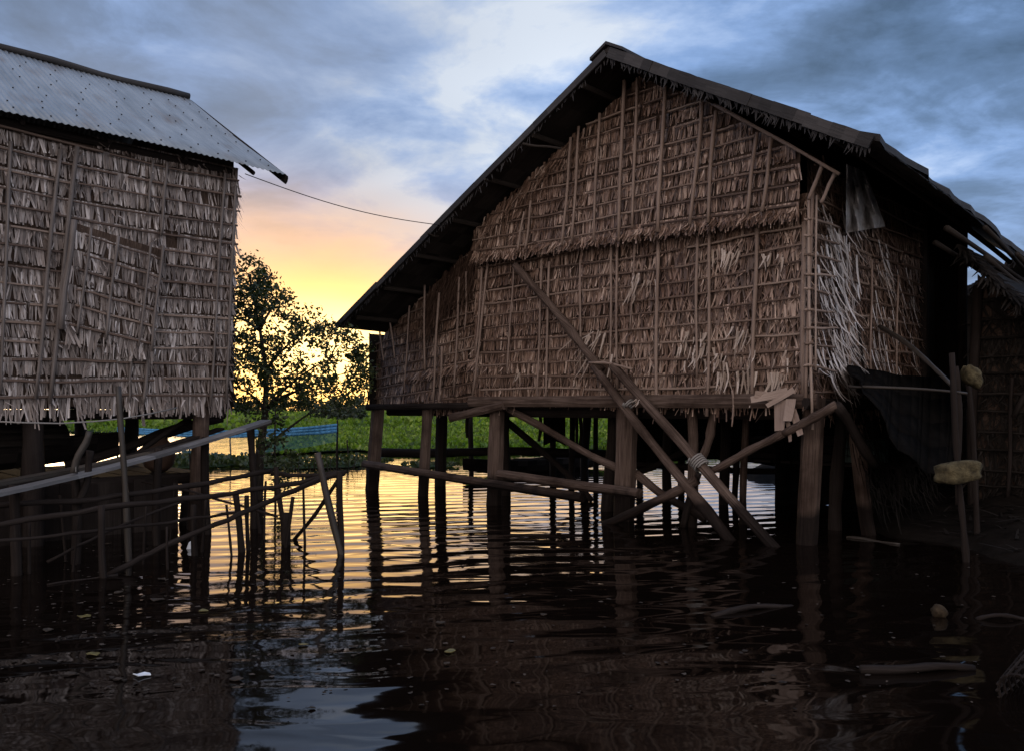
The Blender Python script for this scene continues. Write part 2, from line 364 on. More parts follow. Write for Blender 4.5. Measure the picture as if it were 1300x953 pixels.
def sheet(mb, f, u0, u1, bot, top, n, mi, k=24):
    for i in range(k):
        a, b = u0 + (u1 - u0) * i / k, u0 + (u1 - u0) * (i + 1) / k
        ta, tb = top(a), top(b); ba, bb = bot(a), bot(b)
        if ta - ba < .01 and tb - bb < .01: continue
        p = [f(a, ba, n), f(b, bb, n), f(b, max(tb, bb), n), f(a, max(ta, ba), n)]
        mb.face(p, [(a, ba), (b, bb), (b, tb), (a, ta)], mi)

# ================================================================== RIGHT HOUSE
RT, RZ = 2.06, CH + 4.15                          # ridge: distance along the front, height
SL, SR = 0.482, 0.583                             # slopes of the two roof planes
EL, ER = 7.79, -0.94                              # eaves along the front
OV = 0.70                                         # roof overhang in front of the gable
DEPTH = 5.2
def roof_z(t): return RZ - (SL * (t - RT) if t > RT else SR * (RT - t))
def soffit_z(t): return roof_z(t) - .10
FZ = 1.48                                         # foot of the walls

house = thing('stilt_house', fr(3.6, 0, 0, 2.5), 'large brown palm thatch house on stilts with a steep dark gable roof', 'house')
tF = on_front(605, 400); tS = (tF - D0).dot(B)    # where the front wall's left part starts

# lower front wall
mb = MB()
f_low = lambda u, v, n: fr(u, v, n)
top_low = lambda u: min(3.62, soffit_z(u) - .02)
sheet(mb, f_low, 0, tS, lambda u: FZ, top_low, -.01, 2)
shagR = lambda u, v: .5 if (u < 1.6 and v < 2.9) else (.25 if u < 2.6 else 0.05)
thatch(mb, f_low, B, -A, 0.0, tS, FZ + .20, 3.6, top=top_low, seed=3, sagf=lambda u, v: -.02 * math.sin(u * .9), shag=shagR)
mb.build('front_wall', ['thatch', 'slat', 'backing'], house)

# upper gable, hung a little proud of the wall below, with a ragged lower hem
mb = MB()
hemL, hemR = on_front(614, 322, .19).z, on_front(1030, 262, .19).z
gt0, gt1 = 0.02, (on_front(612, 300) - D0).dot(B)
hem = lambda u: hemR + (hemL - hemR) * (u - gt0) / (gt1 - gt0)
def gable_top(u):
    if u < RT: return min(soffit_z(u), on_front(909, 134).z + (u - (on_front(909, 134) - D0).dot(B)) * (on_front(1064, 220).z - on_front(909, 134).z) / ((on_front(1064, 220) - D0).dot(B) - (on_front(909, 134) - D0).dot(B))) if u < 1.25 else soffit_z(u) - .05
    return soffit_z(u) - .04
f_gab = lambda u, v, n: fr(u, v, n + .08 + .11 * max(0, min(1, (RZ - .3 - v) / 2.2)))
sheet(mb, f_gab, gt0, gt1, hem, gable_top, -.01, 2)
hem_mid = (hemL + hemR) / 2
thatch(mb, f_gab, B, -A, gt0, gt1, min(hemL, hemR) - .0, RZ, top=gable_top, bot=lambda u: hem(u) - .02, seed=8, fringe=.02, sagf=lambda u, v: (hem(u) - hem_mid) * max(0, 1 - (v - hem_mid) / 1.2))
# hem fringe
r = random.Random(77); u = gt0
while u < gt1:
    u += r.uniform(.003, .010)
    a = r.gauss(0, .3); mb.strip(f_gab(u, hem(u) + .03, .03), -UP * math.cos(a) + B * math.sin(a), B, -A, r.uniform(.08, .19), r.uniform(.012, .035), r.uniform(-.02, .10), 0, tip=r.choice((.1, .3, .6)))
# shaggy leaves under the left rake
for i in range(150):
    u = r.uniform(3.0, gt1 - .25); a = r.gauss(.35, .25)
    mb.strip(f_gab(u, gable_top(u) + r.uniform(-.12, .03), .05), -UP * math.cos(a) + B * math.sin(a), B, -A, r.uniform(.2, .42), r.uniform(.02, .045), r.uniform(.0, .08), 0, tip=.2)
mb.build('gable_wall', ['thatch', 'slat', 'backing'], house)

# left part of the front, its rows dropping towards the low eave
mb = MB()
LE = 8.02
f_lft = lambda u, v, n: fr(u, v, n - .14 - .03 * (u - tS))
top_l = lambda u: soffit_z(u) - .03
bot_l = lambda u: FZ - .04 + .02 * (u - tS)
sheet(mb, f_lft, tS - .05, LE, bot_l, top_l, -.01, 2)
thatch(mb, f_lft, B, -A, tS - .05, LE, FZ + .05, 3.9, top=top_l, bot=lambda u: bot_l(u) + .05, seed=14, sagf=lambda u, v: -.075 * (u - tS) - .05 * (u - tS) * max(0, v - 2.0) + .10, fringe=.12, messy=1.3)
for i in range(620):  # darker leaf strips below the roof, shade put into their colour
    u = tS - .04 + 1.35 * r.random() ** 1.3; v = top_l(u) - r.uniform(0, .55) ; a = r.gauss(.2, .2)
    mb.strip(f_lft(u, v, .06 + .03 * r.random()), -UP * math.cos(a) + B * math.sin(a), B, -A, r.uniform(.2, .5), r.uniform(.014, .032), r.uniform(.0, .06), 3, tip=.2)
for i in range(170):
    u = r.uniform(tS, tS + 1.9); v = 2.15 - .09 * (u - tS) + r.uniform(-.02, .02); a = r.gauss(.25, .3)
    mb.strip(f_lft(u, v, .05), -UP * math.cos(a) + B * math.sin(a), B, -A, r.uniform(.12, .22), r.uniform(.02, .045), r.uniform(.03, .09), 0, tip=.3)
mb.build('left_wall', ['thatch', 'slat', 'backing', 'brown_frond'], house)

# side wall towards the right, half torn
mb = MB()
f_sd = lambda u, v, n: fr(-n, v, 0, u)
sideT = lambda u: 4.05 - .02 * u
SW = 3.25
sheet(mb, f_sd, 0, SW, lambda u: FZ, sideT, -.01, 2)
thatch(mb, f_sd, A, -B, 0.02, SW, FZ + .12, 4.0, top=sideT, seed=21, shag=lambda u, v: .9 if u < 1.6 else .5, messy=2.0, step=.016)
mb.build('side_wall', ['thatch', 'slat', 'backing'], house)

# pale torn fronds hanging over the side wall and on the front
mb = MB(); r = random.Random(31)
bun = [(abs(r.gauss(.55, .4)), r.uniform(1.8, 3.5), r.gauss(-.28, .25)) for _ in range(26)]
for i in range(210):
    u, v, a = r.choice(bun); u += r.gauss(0, .12); v += r.gauss(0, .15); a += r.gauss(0, .14)
    if u > 1.9 or u < .02 or v > 3.7: continue
    mb.strip(f_sd(u, v, .07 + r.random() * .03), -UP * math.cos(a) - A * math.sin(a), A, -B, r.uniform(.14, .5), r.uniform(.012, .055), r.uniform(.02, .16), 0, tip=r.choice((.05, .12, .3)), seg=4)
for i in range(50):
    u = r.uniform(1.5, 3.0); v = r.uniform(1.9, 3.3); a = r.gauss(-.35, .2)
    mb.strip(f_sd(u, v, .06), -UP * math.cos(a) - A * math.sin(a), A, -B, r.uniform(.25, .5), r.uniform(.015, .03), r.uniform(.02, .08), 0, tip=.12, seg=4)
mb.build('torn_fronds', ['frond'], house)
mb = MB()
def tuft(x0, x1, y0, y1, n, lmin, lmax, off=.06, lean=0.0, wmin=.012, wmax=.038):
    for i in range(n):
        p = on_front(r.uniform(x0, x1), r.uniform(y0, y1), off + r.random() * .02); a = r.gauss(lean, .2)
        mb.strip(p, -UP * math.cos(a) + B * math.sin(a), B, -A, r.uniform(lmin, lmax), r.uniform(wmin, wmax), r.uniform(.0, .09), 0, tip=r.choice((.05, .15, .4)))
tuft(903, 942, 314, 323, 17, .12, .26); tuft(965, 1000, 320, 328, 9, .06, .2)
tuft(930, 956, 414, 422, 12, .12, .24, .07, .3); tuft(905, 962, 460, 478, 18, .14, .40); tuft(966, 1004, 470, 484, 10, .1, .3)
tuft(862, 905, 420, 450, 20, .08, .18); tuft(730, 775, 418, 428, 14, .18, .34, .07, .45); tuft(742, 790, 445, 452, 5, .3, .4, .08, .5)
tuft(800, 835, 345, 375, 14, .1, .25, .07, .1); tuft(655, 665, 465, 485, 4, .12, .2, .07, .1); tuft(860, 1000, 440, 462, 26, .08, .16)
tuft(808, 816, 500, 506, 8, .08, .14, .25, .2)
mb.build('loose_fronds', ['frond_tan'], house)

# torn flap of palm leaf at the foot of the near corner
mb = MB()
for x0, y0, x1, y1, w in ((990, 508, 991, 546, .13), (1004, 506, 1001, 534, .11), (1006, 520, 1018, 552, .08), (1000, 535, 1005, 560, .05), (985, 505, 960, 500, .10), (1000, 497, 955, 507, .09), (1008, 494, 975, 515, .06)):
    p0, p1 = on_front(x0, y0, .18), on_front(x1, y1, .22)
    dd = (p1 - p0).normalized(); sd = dd.cross(A).normalized()
    mb.strip(p0, dd, sd, -A, (p1 - p0).length, w, .03, 0, tip=.75, seg=4)
mb.build('leaf_flap', ['batten'], house)

# vertical battens over the thatch, each its own pole
def batten(fn, x0, y0, x1, y1, off, r0, parent, m_='batten', name='batten'):
    p0, p1 = fn(x0, y0, off), fn(x1, y1, off)
    if off == .25: p0 = fn(x0, y0, .20)
    return MB().pole(p0, p1, r0, r0 * .85, R.uniform(-.015, .015), seg=8, sides=6).build(name, [m_], parent, smooth=True)
for x0, y0, x1, y1, rr in ((666, 269, 657, 319, .016), (674, 255, 666, 317, .018), (725, 175, 714, 312, .02), (735, 161, 726, 310, .018), (761, 144, 754, 307, .018), (793, 103, 785, 307, .024), (809, 99, 802, 290, .02),
                           (845, 110, 834, 295, .026), (891, 130, 876, 286, .024), (909, 141, 898, 283, .024), (961, 168, 947, 274, .022), (980, 175, 968, 269, .022), (1044, 210, 1026, 254, .022), (1061, 217, 1042, 258, .02)):
    batten(on_front, x0, y0, x1, y1, .25, rr, house)
for x0, y0, x1, y1, rr in ((835, 305, 833, 527, .025), (783, 312, 783, 494, .018), (776, 314, 775, 480, .018), (737, 331, 737, 473, .016), (697, 332, 693, 515, .018), (688, 334, 681, 511, .016), (652, 340, 643, 473, .015),
                           (619, 335, 600, 504, .02), (612, 340, 604, 450, .018), (885, 296, 884, 480, .02), (901, 294, 897, 528, .022), (961, 285, 954, 511, .026), (1020, 282, 1020, 508, .034), (806, 310, 800, 420, .013)):
    batten(on_front, x0, y0, x1, y1, .085, rr * .9, house)
for x0, y0, x1, y1, rr in ((539, 362, 539, 470, .018), (557, 372, 549, 514, .02), (583, 352, 576, 500, .016), (494, 396, 501, 455, .017), (482, 421, 487, 458, .016), (561, 440, 557, 514, .018), (520, 388, 513, 495, .015), (592, 345, 590, 420, .014)):
    batten(on_front, x0, y0, x1, y1, -.10 if x0 < 530 else -.04, rr, house)
batten(on_front, 905, 132, 1066, 221, .26, .022, house, name='rake_trim')
batten(on_side, 1078, 320, 1078, 470, .09, .014, house); batten(on_side, 1107, 330, 1105, 470, .09, .014, house); batten(on_side, 1140, 350, 1138, 480, .09, .014, house)
batten(on_side, 1088, 410, 1102, 500, .13, .016, house, 'dark_timber')

# open lattice at the near corner
mb = MB()
for x0, y0, x1, y1, rr in ((1033, 238, 1022, 520, .017), (1027, 250, 1031, 545, .014), (1037, 248, 1036, 470, .010)):
    mb.pole(on_front(x0, y0, .14), on_front(x1, y1, .14), rr, rr, .01)
for y in (278, 302, 323, 346, 367, 391, 415, 437, 461):
    p0 = on_front(1021, y + R.uniform(-3, 3), .16); p1 = fr(-.05, p0.z + R.uniform(-.05, .04), 0, R.uniform(.25, .5)) - B * .09
    mb.pole(p0, D0 - A * .16 - B * .10 + UP * p0.z, .014, .014, .0); mb.pole(D0 - A * .16 - B * .10 + UP * p0.z, p1, .014, .011, .01)
mb.build('corner_lattice', ['batten'], house, smooth=True)

# floor and floor beams
mb = MB(); c = fr(3.85, 1.43, 0, DEPTH / 2)
mb.box(c, B * 3.8, A * (DEPTH / 2 - .08), UP * .03)
for k in range(6): mb.timber(fr(-.05, 1.34, 0, .25 + k * .92), fr(7.65, 1.34, 0, .25 + k * .92), .11, .13)
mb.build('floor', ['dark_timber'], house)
MB().timber(fr(-.15, 1.475, .10), fr(5.15, 1.50, .10), .075, .15, jit=.02, roll=math.pi / 8).build('floor_beam', ['timber'], house)
MB().timber(fr(5.0, 1.44, .0), fr(7.8, 1.42, .1), .07, .10).build('floor_beam', ['dark_timber'], house)
MB().timber(fr(-.06, 1.45, .2), fr(-.06, 1.45, -5.2), .07, .12).build('floor_beam', ['dark_timber'], house)
MB().timber(on_front(572, 530, .05), on_front(640, 514, .12), .09, .12).build('floor_beam', ['timber'], house)

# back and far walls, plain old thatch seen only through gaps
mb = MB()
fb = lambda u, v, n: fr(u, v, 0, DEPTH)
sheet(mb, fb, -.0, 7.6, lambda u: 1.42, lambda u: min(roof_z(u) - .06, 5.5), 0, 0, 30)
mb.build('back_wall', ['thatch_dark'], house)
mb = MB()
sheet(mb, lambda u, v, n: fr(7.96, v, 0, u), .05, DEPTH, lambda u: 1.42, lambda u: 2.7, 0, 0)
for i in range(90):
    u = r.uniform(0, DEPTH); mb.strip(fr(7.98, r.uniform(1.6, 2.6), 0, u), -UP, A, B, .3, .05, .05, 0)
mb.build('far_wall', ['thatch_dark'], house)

# roof: two planes, boards on the rakes, ridge cap, rafters and purlin ends
def roof_plane(t0, t1, s0, s1, name, slope_t, parent, ragged=0.0, mats=('roof_board', 'soffit')):
    mb = MB(); nt_, ns = 22, 26; r = random.Random(hash(name) % 1000 if False else len(name))
    grid = {}
    for i in range(nt_ + 1):
        for j in range(ns + 1):
            f, g = i / nt_, j / ns
            t = t0 + (t1 - t0) * f; s = s0 + (s1 - s0) * g
            sag = -.05 * math.sin(math.pi * g) - .02 * math.sin(3 * g + 2 * f)
            if i == nt_: t += r.uniform(-ragged, ragged) * (1 if t1 > t0 else -1); sag -= abs(ragged) * .5 * g
            if 0 < j < ns or 1: sag += r.uniform(-.008, .008)
            if ragged: sag -= .55 * g * g * f * f
            grid[i, j] = fr(t, roof_z(t0 + (t1 - t0) * f) + sag, 0, s)
    up = (UP - B * 0)
    for i in range(nt_):
        for j in range(ns):
            q = [grid[i, j], grid[i + 1, j], grid[i + 1, j + 1], grid[i, j + 1]]
            uv = [(j * .2, i * .3), (j * .2, i * .3 + .3), (j * .2 + .2, i * .3 + .3), (j * .2 + .2, i * .3)]
            mb.face([p + UP * .03 for p in q], uv, 0); mb.face([p - UP * .035 for p in reversed(q)], list(reversed(uv)), 1)
    for j in range(ns):
        for i in (0, nt_):
            a, b = grid[i, j], grid[i, j + 1]; mb.face([a - UP * .035, b - UP * .035, b + UP * .03, a + UP * .03], [(0, j), (0, j + .3), (.06, j + .3), (.06, j)], 0)
    for i in range(nt_):
        for j in (0, ns):
            a, b = grid[i, j], grid[i + 1, j]; mb.face([a - UP * .035, b - UP * .035, b + UP * .03, a + UP * .03], [(0, i), (0, i + .3), (.06, i + .3), (.06, i)], 0)
    o = mb.build(name, list(mats), parent)
    return o, grid
roofL, gL = roof_plane(RT, EL, -OV, DEPTH + .5, 'roof_slope', SL, house)
roofR, gR = roof_plane(RT, ER, -OV, DEPTH + .5, 'roof_slope', SR, house, ragged=.05)
# rake boards along the gable edge
for t0, t1, s, w in ((RT + .02, EL, -OV - .025, .085), (RT - .02, ER + .02, -OV - .025, .115)):
    mb = MB(); p0, p1 = fr(t0, roof_z(t0) - w * .42, -s), fr(t1, roof_z(t1) - w * .42, -s)
    dd = (p1 - p0); nrm = dd.normalized().cross(A).normalized()
    NB = 5; rb = random.Random(6)
    for q in range(NB):
        a, b = p0.lerp(p1, max(0, (q - .03) / NB)), p0.lerp(p1, (q + 1) / NB)
        j0, j1 = rb.uniform(-.012, .008), rb.uniform(-.012, .008); n6 = 5
        for z_ in range(n6):
            pa, pb = a.lerp(b, z_ / n6) + nrm * (j0 + (j1 - j0) * z_ / n6), a.lerp(b, (z_ + 1) / n6) + nrm * (j0 + (j1 - j0) * (z_ + 1) / n6)
            mb.box((pa + pb) / 2 + A * (.007 * (q % 2)), (pb - pa) / 2 * 1.002, A * .011, nrm * (w / 2) * rb.uniform(.96, 1.03))
    rb2 = random.Random(8)
    for q in range(170):
        p = p0.lerp(p1, rb2.random()) + nrm * (w * .5) * (1 if nrm.z < 0 else -1) + A * .03
        mb.strip(p, (-UP + B * rb2.gauss(0, .5)).normalized(), B, -A, rb2.uniform(.03, .12), rb2.uniform(.01, .03), .01, 0, tip=.2)
    mb.build('rake_board', ['roof_board'], roofL if t1 > 0 else roofR)
mb = MB()
for sgn, sl in ((1, SL), (-1, SR)):
    a, b = fr(RT, RZ + .055, OV + .05), fr(RT, RZ + .05, 0, DEPTH + .5)
    e = B * (.24 * sgn) - UP * (.24 * sl)
    mb.box((a + b) / 2 + e / 2, (b - a) / 2, e / 2, UP * .018)
mb.build('ridge_cap', ['roof_board'], roofL)
for k in range(7):                                               # purlins: their ends show under the overhang
    t = RT + (EL - RT) * (k + .5) / 7
    MB().timber(fr(t, soffit_z(t) - .0, OV - .06 + R.uniform(-.05, .05)), fr(t, soffit_z(t), 0, DEPTH), .05, .07).build('purlin', ['soffit'], roofL)
for k in range(4):
    t = RT + (ER - RT) * (k + .5) / 4
    f_ = (RT - t) / (RT - ER); pth = []
    for q in range(9):
        s_ = -OV + .08 + (DEPTH + OV) * q / 8; g_ = (s_ + OV) / (DEPTH + .5 + OV); pth.append(fr(t, soffit_z(t) - .03 - .05 * math.sin(math.pi * g_) - .55 * g_ * g_ * f_ * f_, 0, s_))
    MB().tube(pth, .032, 8, sq=1.0, roll=math.pi / 8).build('purlin', ['soffit'], roofR)
for x, y, x2, y2 in ((543, 297, 556, 301), (615, 228, 624, 232), (664, 183, 712, 189)):   # stick ends poking out of the rake
    MB().pole(on_front(x, y, OV + .06), on_front(x2, y2, OV - .1), .016, .014).build('purlin_end', ['soffit'], roofL)
# loose rods along the broken right-hand eave
for t, dz, s0, s1 in ((ER - .10, -.06, 2.2, 6.6), (ER + .06, -.16, 1.4, 6.9), (ER - .02, -.32, 2.6, 6.4), (ER + .3, -.22, 1.8, 7.0), (ER - .16, -.20, 3.4, 6.2)):
    MB().pole(fr(t, roof_z(ER) + dz - .30, 0, s0), fr(t - .06, roof_z(ER) + dz - .82, 0, s1), .03, .022, .05).build('loose_rafter', ['soffit'], roofR, smooth=True)
mb = MB()
for i in range(420):
    g = r.uniform(.03, 1); p = fr(ER + .02, roof_z(ER) - .03 - .05 * math.sin(math.pi * g) - .60 * g * g, 0, -OV + (DEPTH + 1.2) * g)
    a = r.gauss(0, .4); mb.strip(p, (-B * .75 - UP * .65 + A * math.sin(a)).normalized(), A, UP, r.uniform(.06, .2), r.uniform(.02, .05), -.02, 0, tip=.3)
mb.build('eave_thatch', ['thatch_dark'], roofR)

# posts
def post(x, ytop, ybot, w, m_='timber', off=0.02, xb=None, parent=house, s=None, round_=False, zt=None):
    """post whose foot meets the water at pixel (xb, ybot)"""
    p1 = on_level(xb if xb is not None else x, ybot)
    d = p1.y; p0 = at(x, ytop, d)
    if zt: p0.z = zt
    p0.y += (p0 - p1).length * 0
    ext = (p1 - p0).normalized() * 1.2
    mb = MB()
    if round_: mb.pole(p0, p1 + ext, w / 2, w / 2 * 1.06, R.uniform(-.02, .02), seg=7, sides=8)
    else: mb.timber(p0, p1 + ext, w, w * .9, seg=8, jit=.035)
    return mb.build('post', [m_], parent, smooth=round_)
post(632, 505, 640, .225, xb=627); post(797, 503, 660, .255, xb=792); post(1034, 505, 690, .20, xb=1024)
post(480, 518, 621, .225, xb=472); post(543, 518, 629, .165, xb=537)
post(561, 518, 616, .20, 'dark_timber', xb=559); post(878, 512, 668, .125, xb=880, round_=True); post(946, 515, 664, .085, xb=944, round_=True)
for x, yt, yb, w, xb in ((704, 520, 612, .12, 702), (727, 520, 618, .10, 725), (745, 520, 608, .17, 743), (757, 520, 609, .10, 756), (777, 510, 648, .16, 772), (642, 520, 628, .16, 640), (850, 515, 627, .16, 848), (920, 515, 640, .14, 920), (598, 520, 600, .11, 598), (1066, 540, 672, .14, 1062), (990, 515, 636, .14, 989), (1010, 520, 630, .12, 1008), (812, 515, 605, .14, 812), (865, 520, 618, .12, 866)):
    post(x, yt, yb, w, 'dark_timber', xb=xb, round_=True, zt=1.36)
post(1082, 540, 678, .16, xb=1105, round_=True)
for x, y0, y1 in ((594, 522, 555), (686, 520, 560), (733, 522, 572), (737, 522, 566)):     # short sticks hanging from the floor
    MB().pole(at(x, y0, 13.0), at(x - 1, y1, 13.0), .03, .024, .01).build('hanging_stick', ['dark_timber'], house, smooth=True)

# braces and low beams tying the posts
def brace(p0, p1, r0, r1=None, bend=0.0, m_='timber', square=False, name='brace'):
    mb = MB()
    if square: mb.timber(p0, p1, r0 * 2, r0 * 1.7, bend=bend)
    else: mb.pole(p0, p1, r0, r1 or r0, bend, seg=10, sides=8)
    return mb.build(name, [m_], house, smooth=not square)
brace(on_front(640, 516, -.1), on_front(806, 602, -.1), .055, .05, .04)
brace(on_front(640, 532, -1.3), on_front(752, 634, -1.3), .06, .05, .03, 'dark_timber')
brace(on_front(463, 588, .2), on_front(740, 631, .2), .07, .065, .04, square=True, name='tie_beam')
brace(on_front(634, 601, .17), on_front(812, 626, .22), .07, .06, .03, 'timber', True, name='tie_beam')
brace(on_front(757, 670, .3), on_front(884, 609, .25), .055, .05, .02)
brace(on_front(806, 602, -.15), on_front(895, 660, -.15), .055, .05, .02)
brace(on_front(900, 598, .22), on_front(994, 548, .22), .04, .044, -.03); brace(on_front(994, 548, .22), on_front(1062, 514, .26), .044, .046, .02)
brace(on_front(1062, 514, .26), on_front(1108, 590, -.4), .05, .045, .03, 'dark_timber')
brace(on_front(910, 522, -.25), on_front(888, 592, -.1), .05, .045, .0)
brace(on_front(887, 600, -.1), on_front(866, 668, -.1), .04, .04, .0, 'dark_timber')
brace(at(470, 573, 15.0), at(772, 574, 14.4), .085, .08, .02, 'dark_timber', name='tie_beam')
brace(at(800, 590, 13.2), at(1010, 598, 12.4), .05, .05, .02, 'dark_timber', name='tie_beam')
brace(at(800, 605, 12.8), at(900, 560, 12.6), .05, .05, .02, 'dark_timber')

# the two timbers propped against the front, the strut above them, lashings
beams = []
b1 = thing('leaning_timber', on_front(940, 676, .3), 'left round timber of the pair leaning down from the thatch into the water', 'timber', 'timbers propped against the big house')
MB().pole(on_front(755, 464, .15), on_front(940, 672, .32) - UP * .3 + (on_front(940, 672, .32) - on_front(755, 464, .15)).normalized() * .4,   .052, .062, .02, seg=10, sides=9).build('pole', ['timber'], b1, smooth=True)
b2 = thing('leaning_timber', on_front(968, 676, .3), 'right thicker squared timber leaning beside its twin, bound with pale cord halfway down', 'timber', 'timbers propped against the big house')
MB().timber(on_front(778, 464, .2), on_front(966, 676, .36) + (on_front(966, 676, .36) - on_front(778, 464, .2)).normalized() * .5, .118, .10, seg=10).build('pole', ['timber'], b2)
def lashing(p, axis, rad_, turns, parent, wire=.011):
    mb = MB(); x = axis.cross(UP).normalized(); y = axis.cross(x); pts = []
    for k in range(turns * 10 + 1):
        th = k / 10 * 6.283; pts.append(p + axis * ((k / (turns * 10) - .5) * wire * 2.6 * turns) + x * math.cos(th) * rad_ + y * math.sin(th) * rad_)
    mb.tube(pts, wire, 5); return mb.build('lashing', ['rope'], parent, smooth=True)
ax = (on_front(966, 676, .36) - on_front(778, 464, .2)).normalized()
lashing(on_front(778, 464, .2).lerp(on_front(966, 676, .36), .62), ax, .085, 5, b2)
lashing(on_front(755, 464, .15).lerp(on_front(940, 672, .32), .27), ax, .072, 2, b1)
b3 = thing('bamboo_strut', on_front(760, 468, .12), 'slanting pole nailed flat across the thatch of the big house above the leaning timbers', 'pole')
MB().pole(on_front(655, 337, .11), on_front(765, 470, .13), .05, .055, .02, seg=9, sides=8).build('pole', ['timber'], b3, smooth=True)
tag(MB().pole(on_front(748, 460, .2), on_front(803, 468, .22), .018, .015, .02).build('dry_branch', ['batten'], smooth=True), 'short dry branch lying across the head of the leaning timbers', 'branch')
tag(MB().pole(on_front(929, 495, .14), on_front(929, 541, .14), .012, .008, .02).build('dangling_stick', ['batten'], smooth=True), 'thin stick dangling below the floor beam of the big house', 'stick')

# plastic sheet under the right end of the rake
mb = MB()
for (xa, xb_, y0, y1, c0, c1) in ((1074, 1118, 210, 300, 0, 1),):
    nx, ny = 26, 18
    def ps(i, j):
        f, g = i / nx, j / ny
        x = 1072 + (1096 - 1072) * f if False else 1074 + f * (24 + 26 * g)
        y = 208 + g * (88 - 26 * f * (1 - .3 * g)) + 10 * f
        p = on_side(x, y, .18 + .05 * math.sin(f * 15 + g * 3) + .035 * math.sin(g * 11 + f * 5) + .02 * math.sin(f * 31 - g * 9)); return p
    for i in range(nx):
        for j in range(ny):
            mb.face([ps(i, j), ps(i, j + 1), ps(i + 1, j + 1), ps(i + 1, j)], [(0, 0), (0, .1), (.1, .1), (.1, 0)])
tag(mb.build('plastic_sheet', ['plastic'], smooth=True), 'crumpled pale plastic sheet hung under the right end of the gable roof', 'sheet')

# dark doorway side beyond the torn wall: plank wall set back inside
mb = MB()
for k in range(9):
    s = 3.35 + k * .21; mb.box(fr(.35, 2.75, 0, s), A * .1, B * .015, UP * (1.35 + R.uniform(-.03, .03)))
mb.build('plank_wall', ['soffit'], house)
MB().timber(fr(-.03, 1.3, 0, SW + .05), fr(-.03, 4.2, 0, SW + .05), .12).build('door_post', ['dark_timber'], house)
MB().timber(fr(-.03, .0, 0, 4.9), fr(-.05, 4.0, 0, 4.9), .13).build('door_post', ['dark_timber'], house)

# things under the big house
def lathe(mb, c, prof, n=18, mi=0, sx=1.0):
    rings = []
    for (rr, z) in prof: rings.append([c + Vector((math.cos(2 * math.pi * k / n) * rr * sx, math.sin(2 * math.pi * k / n) * rr, z)) for k in range(n)])
    i0 = len(mb.v)
    for q in rings: mb.v.extend(q)
    for a in range(len(prof) - 1):
        for k in range(n):
            k2 = (k + 1) % n; mb.f.append((i0 + a * n + k, i0 + a * n + k2, i0 + (a + 1) * n + k2, i0 + (a + 1) * n + k)); mb.m.append(mi); mb.uv.extend(((k / n, a * .1), ((k + 1) / n, a * .1), ((k + 1) / n, a * .1 + .1), (k / n, a * .1 + .1)))
    for ring, rev in ((0, True), (len(prof) - 1, False)):
        idx = [i0 + ring * n + k for k in range(n)]
        mb.f.append(tuple(reversed(idx)) if rev else tuple(idx)); mb.m.append(mi); mb.uv.extend((.1, .1) for _ in idx)
    return mb
def canoe(name, p0, p1, w, h, label, m_='dark_timber', group=None):
    """long narrow hull with raised ends, open on top with an inner floor and two thwarts"""
    mid = (p0 + p1) / 2; t = thing(name, Vector((mid.x, mid.y, min(p0.z, p1.z))), label, 'boat', group)
    d = (p1 - p0); L = d.length; d = d.normalized(); sd = d.cross(UP).normalized(); mb = MB(); n = 18
    def ring(f, k, inner):
        a = math.pi * (k / 8)                       # 0..pi around the bottom
        b = max(.06, math.sin(math.pi * f) ** .6); ww = w / 2 * b - (.03 if inner else 0); hh = h - (.03 if inner else 0)
        rise = .28 * h * abs(2 * f - 1) ** 2.5
        return p0.lerp(p1, f) + sd * (math.cos(a) * max(ww, .01)) + UP * (h + rise - math.sin(a) * hh * (.65 + .35 * b) )
    for inner in (False, True):
        for i in range(n):
            for k in range(8):
                q = [ring(i / n, k, inner), ring((i + 1) / n, k, inner), ring((i + 1) / n, k + 1, inner), ring(i / n, k + 1, inner)]
                u = [(k * .1, i * L / n), (k * .1, (i + 1) * L / n), (k * .1 + .1, (i + 1) * L / n), (k * .1 + .1, i * L / n)]
                mb.face(q if inner else q[::-1], u if inner else u[::-1], 0)
    for i in range(n):
        for k in (0, 8):
            q = [ring(i / n, k, False), ring((i + 1) / n, k, False), ring((i + 1) / n, k, True), ring(i / n, k, True)]
            mb.face(q, [(0, 0), (0, .1), (.1, .1), (.1, 0)], 0)
    mb.build('hull', [m_], t)
    for f in (.3, .65):
        c = p0.lerp(p1, f) + UP * (h * .85); MB().box(c, sd * (w * .42), d * .09, UP * .012).build('thwart', [m_], t)
    return t
canoe('dugout_canoe', Vector((at(590, 600, 17).x, 16.4, -.06)), Vector((at(800, 600, 17).x, 19.2, -.04)), .62, .34, 'dark dugout canoe moored behind the posts of the big house')

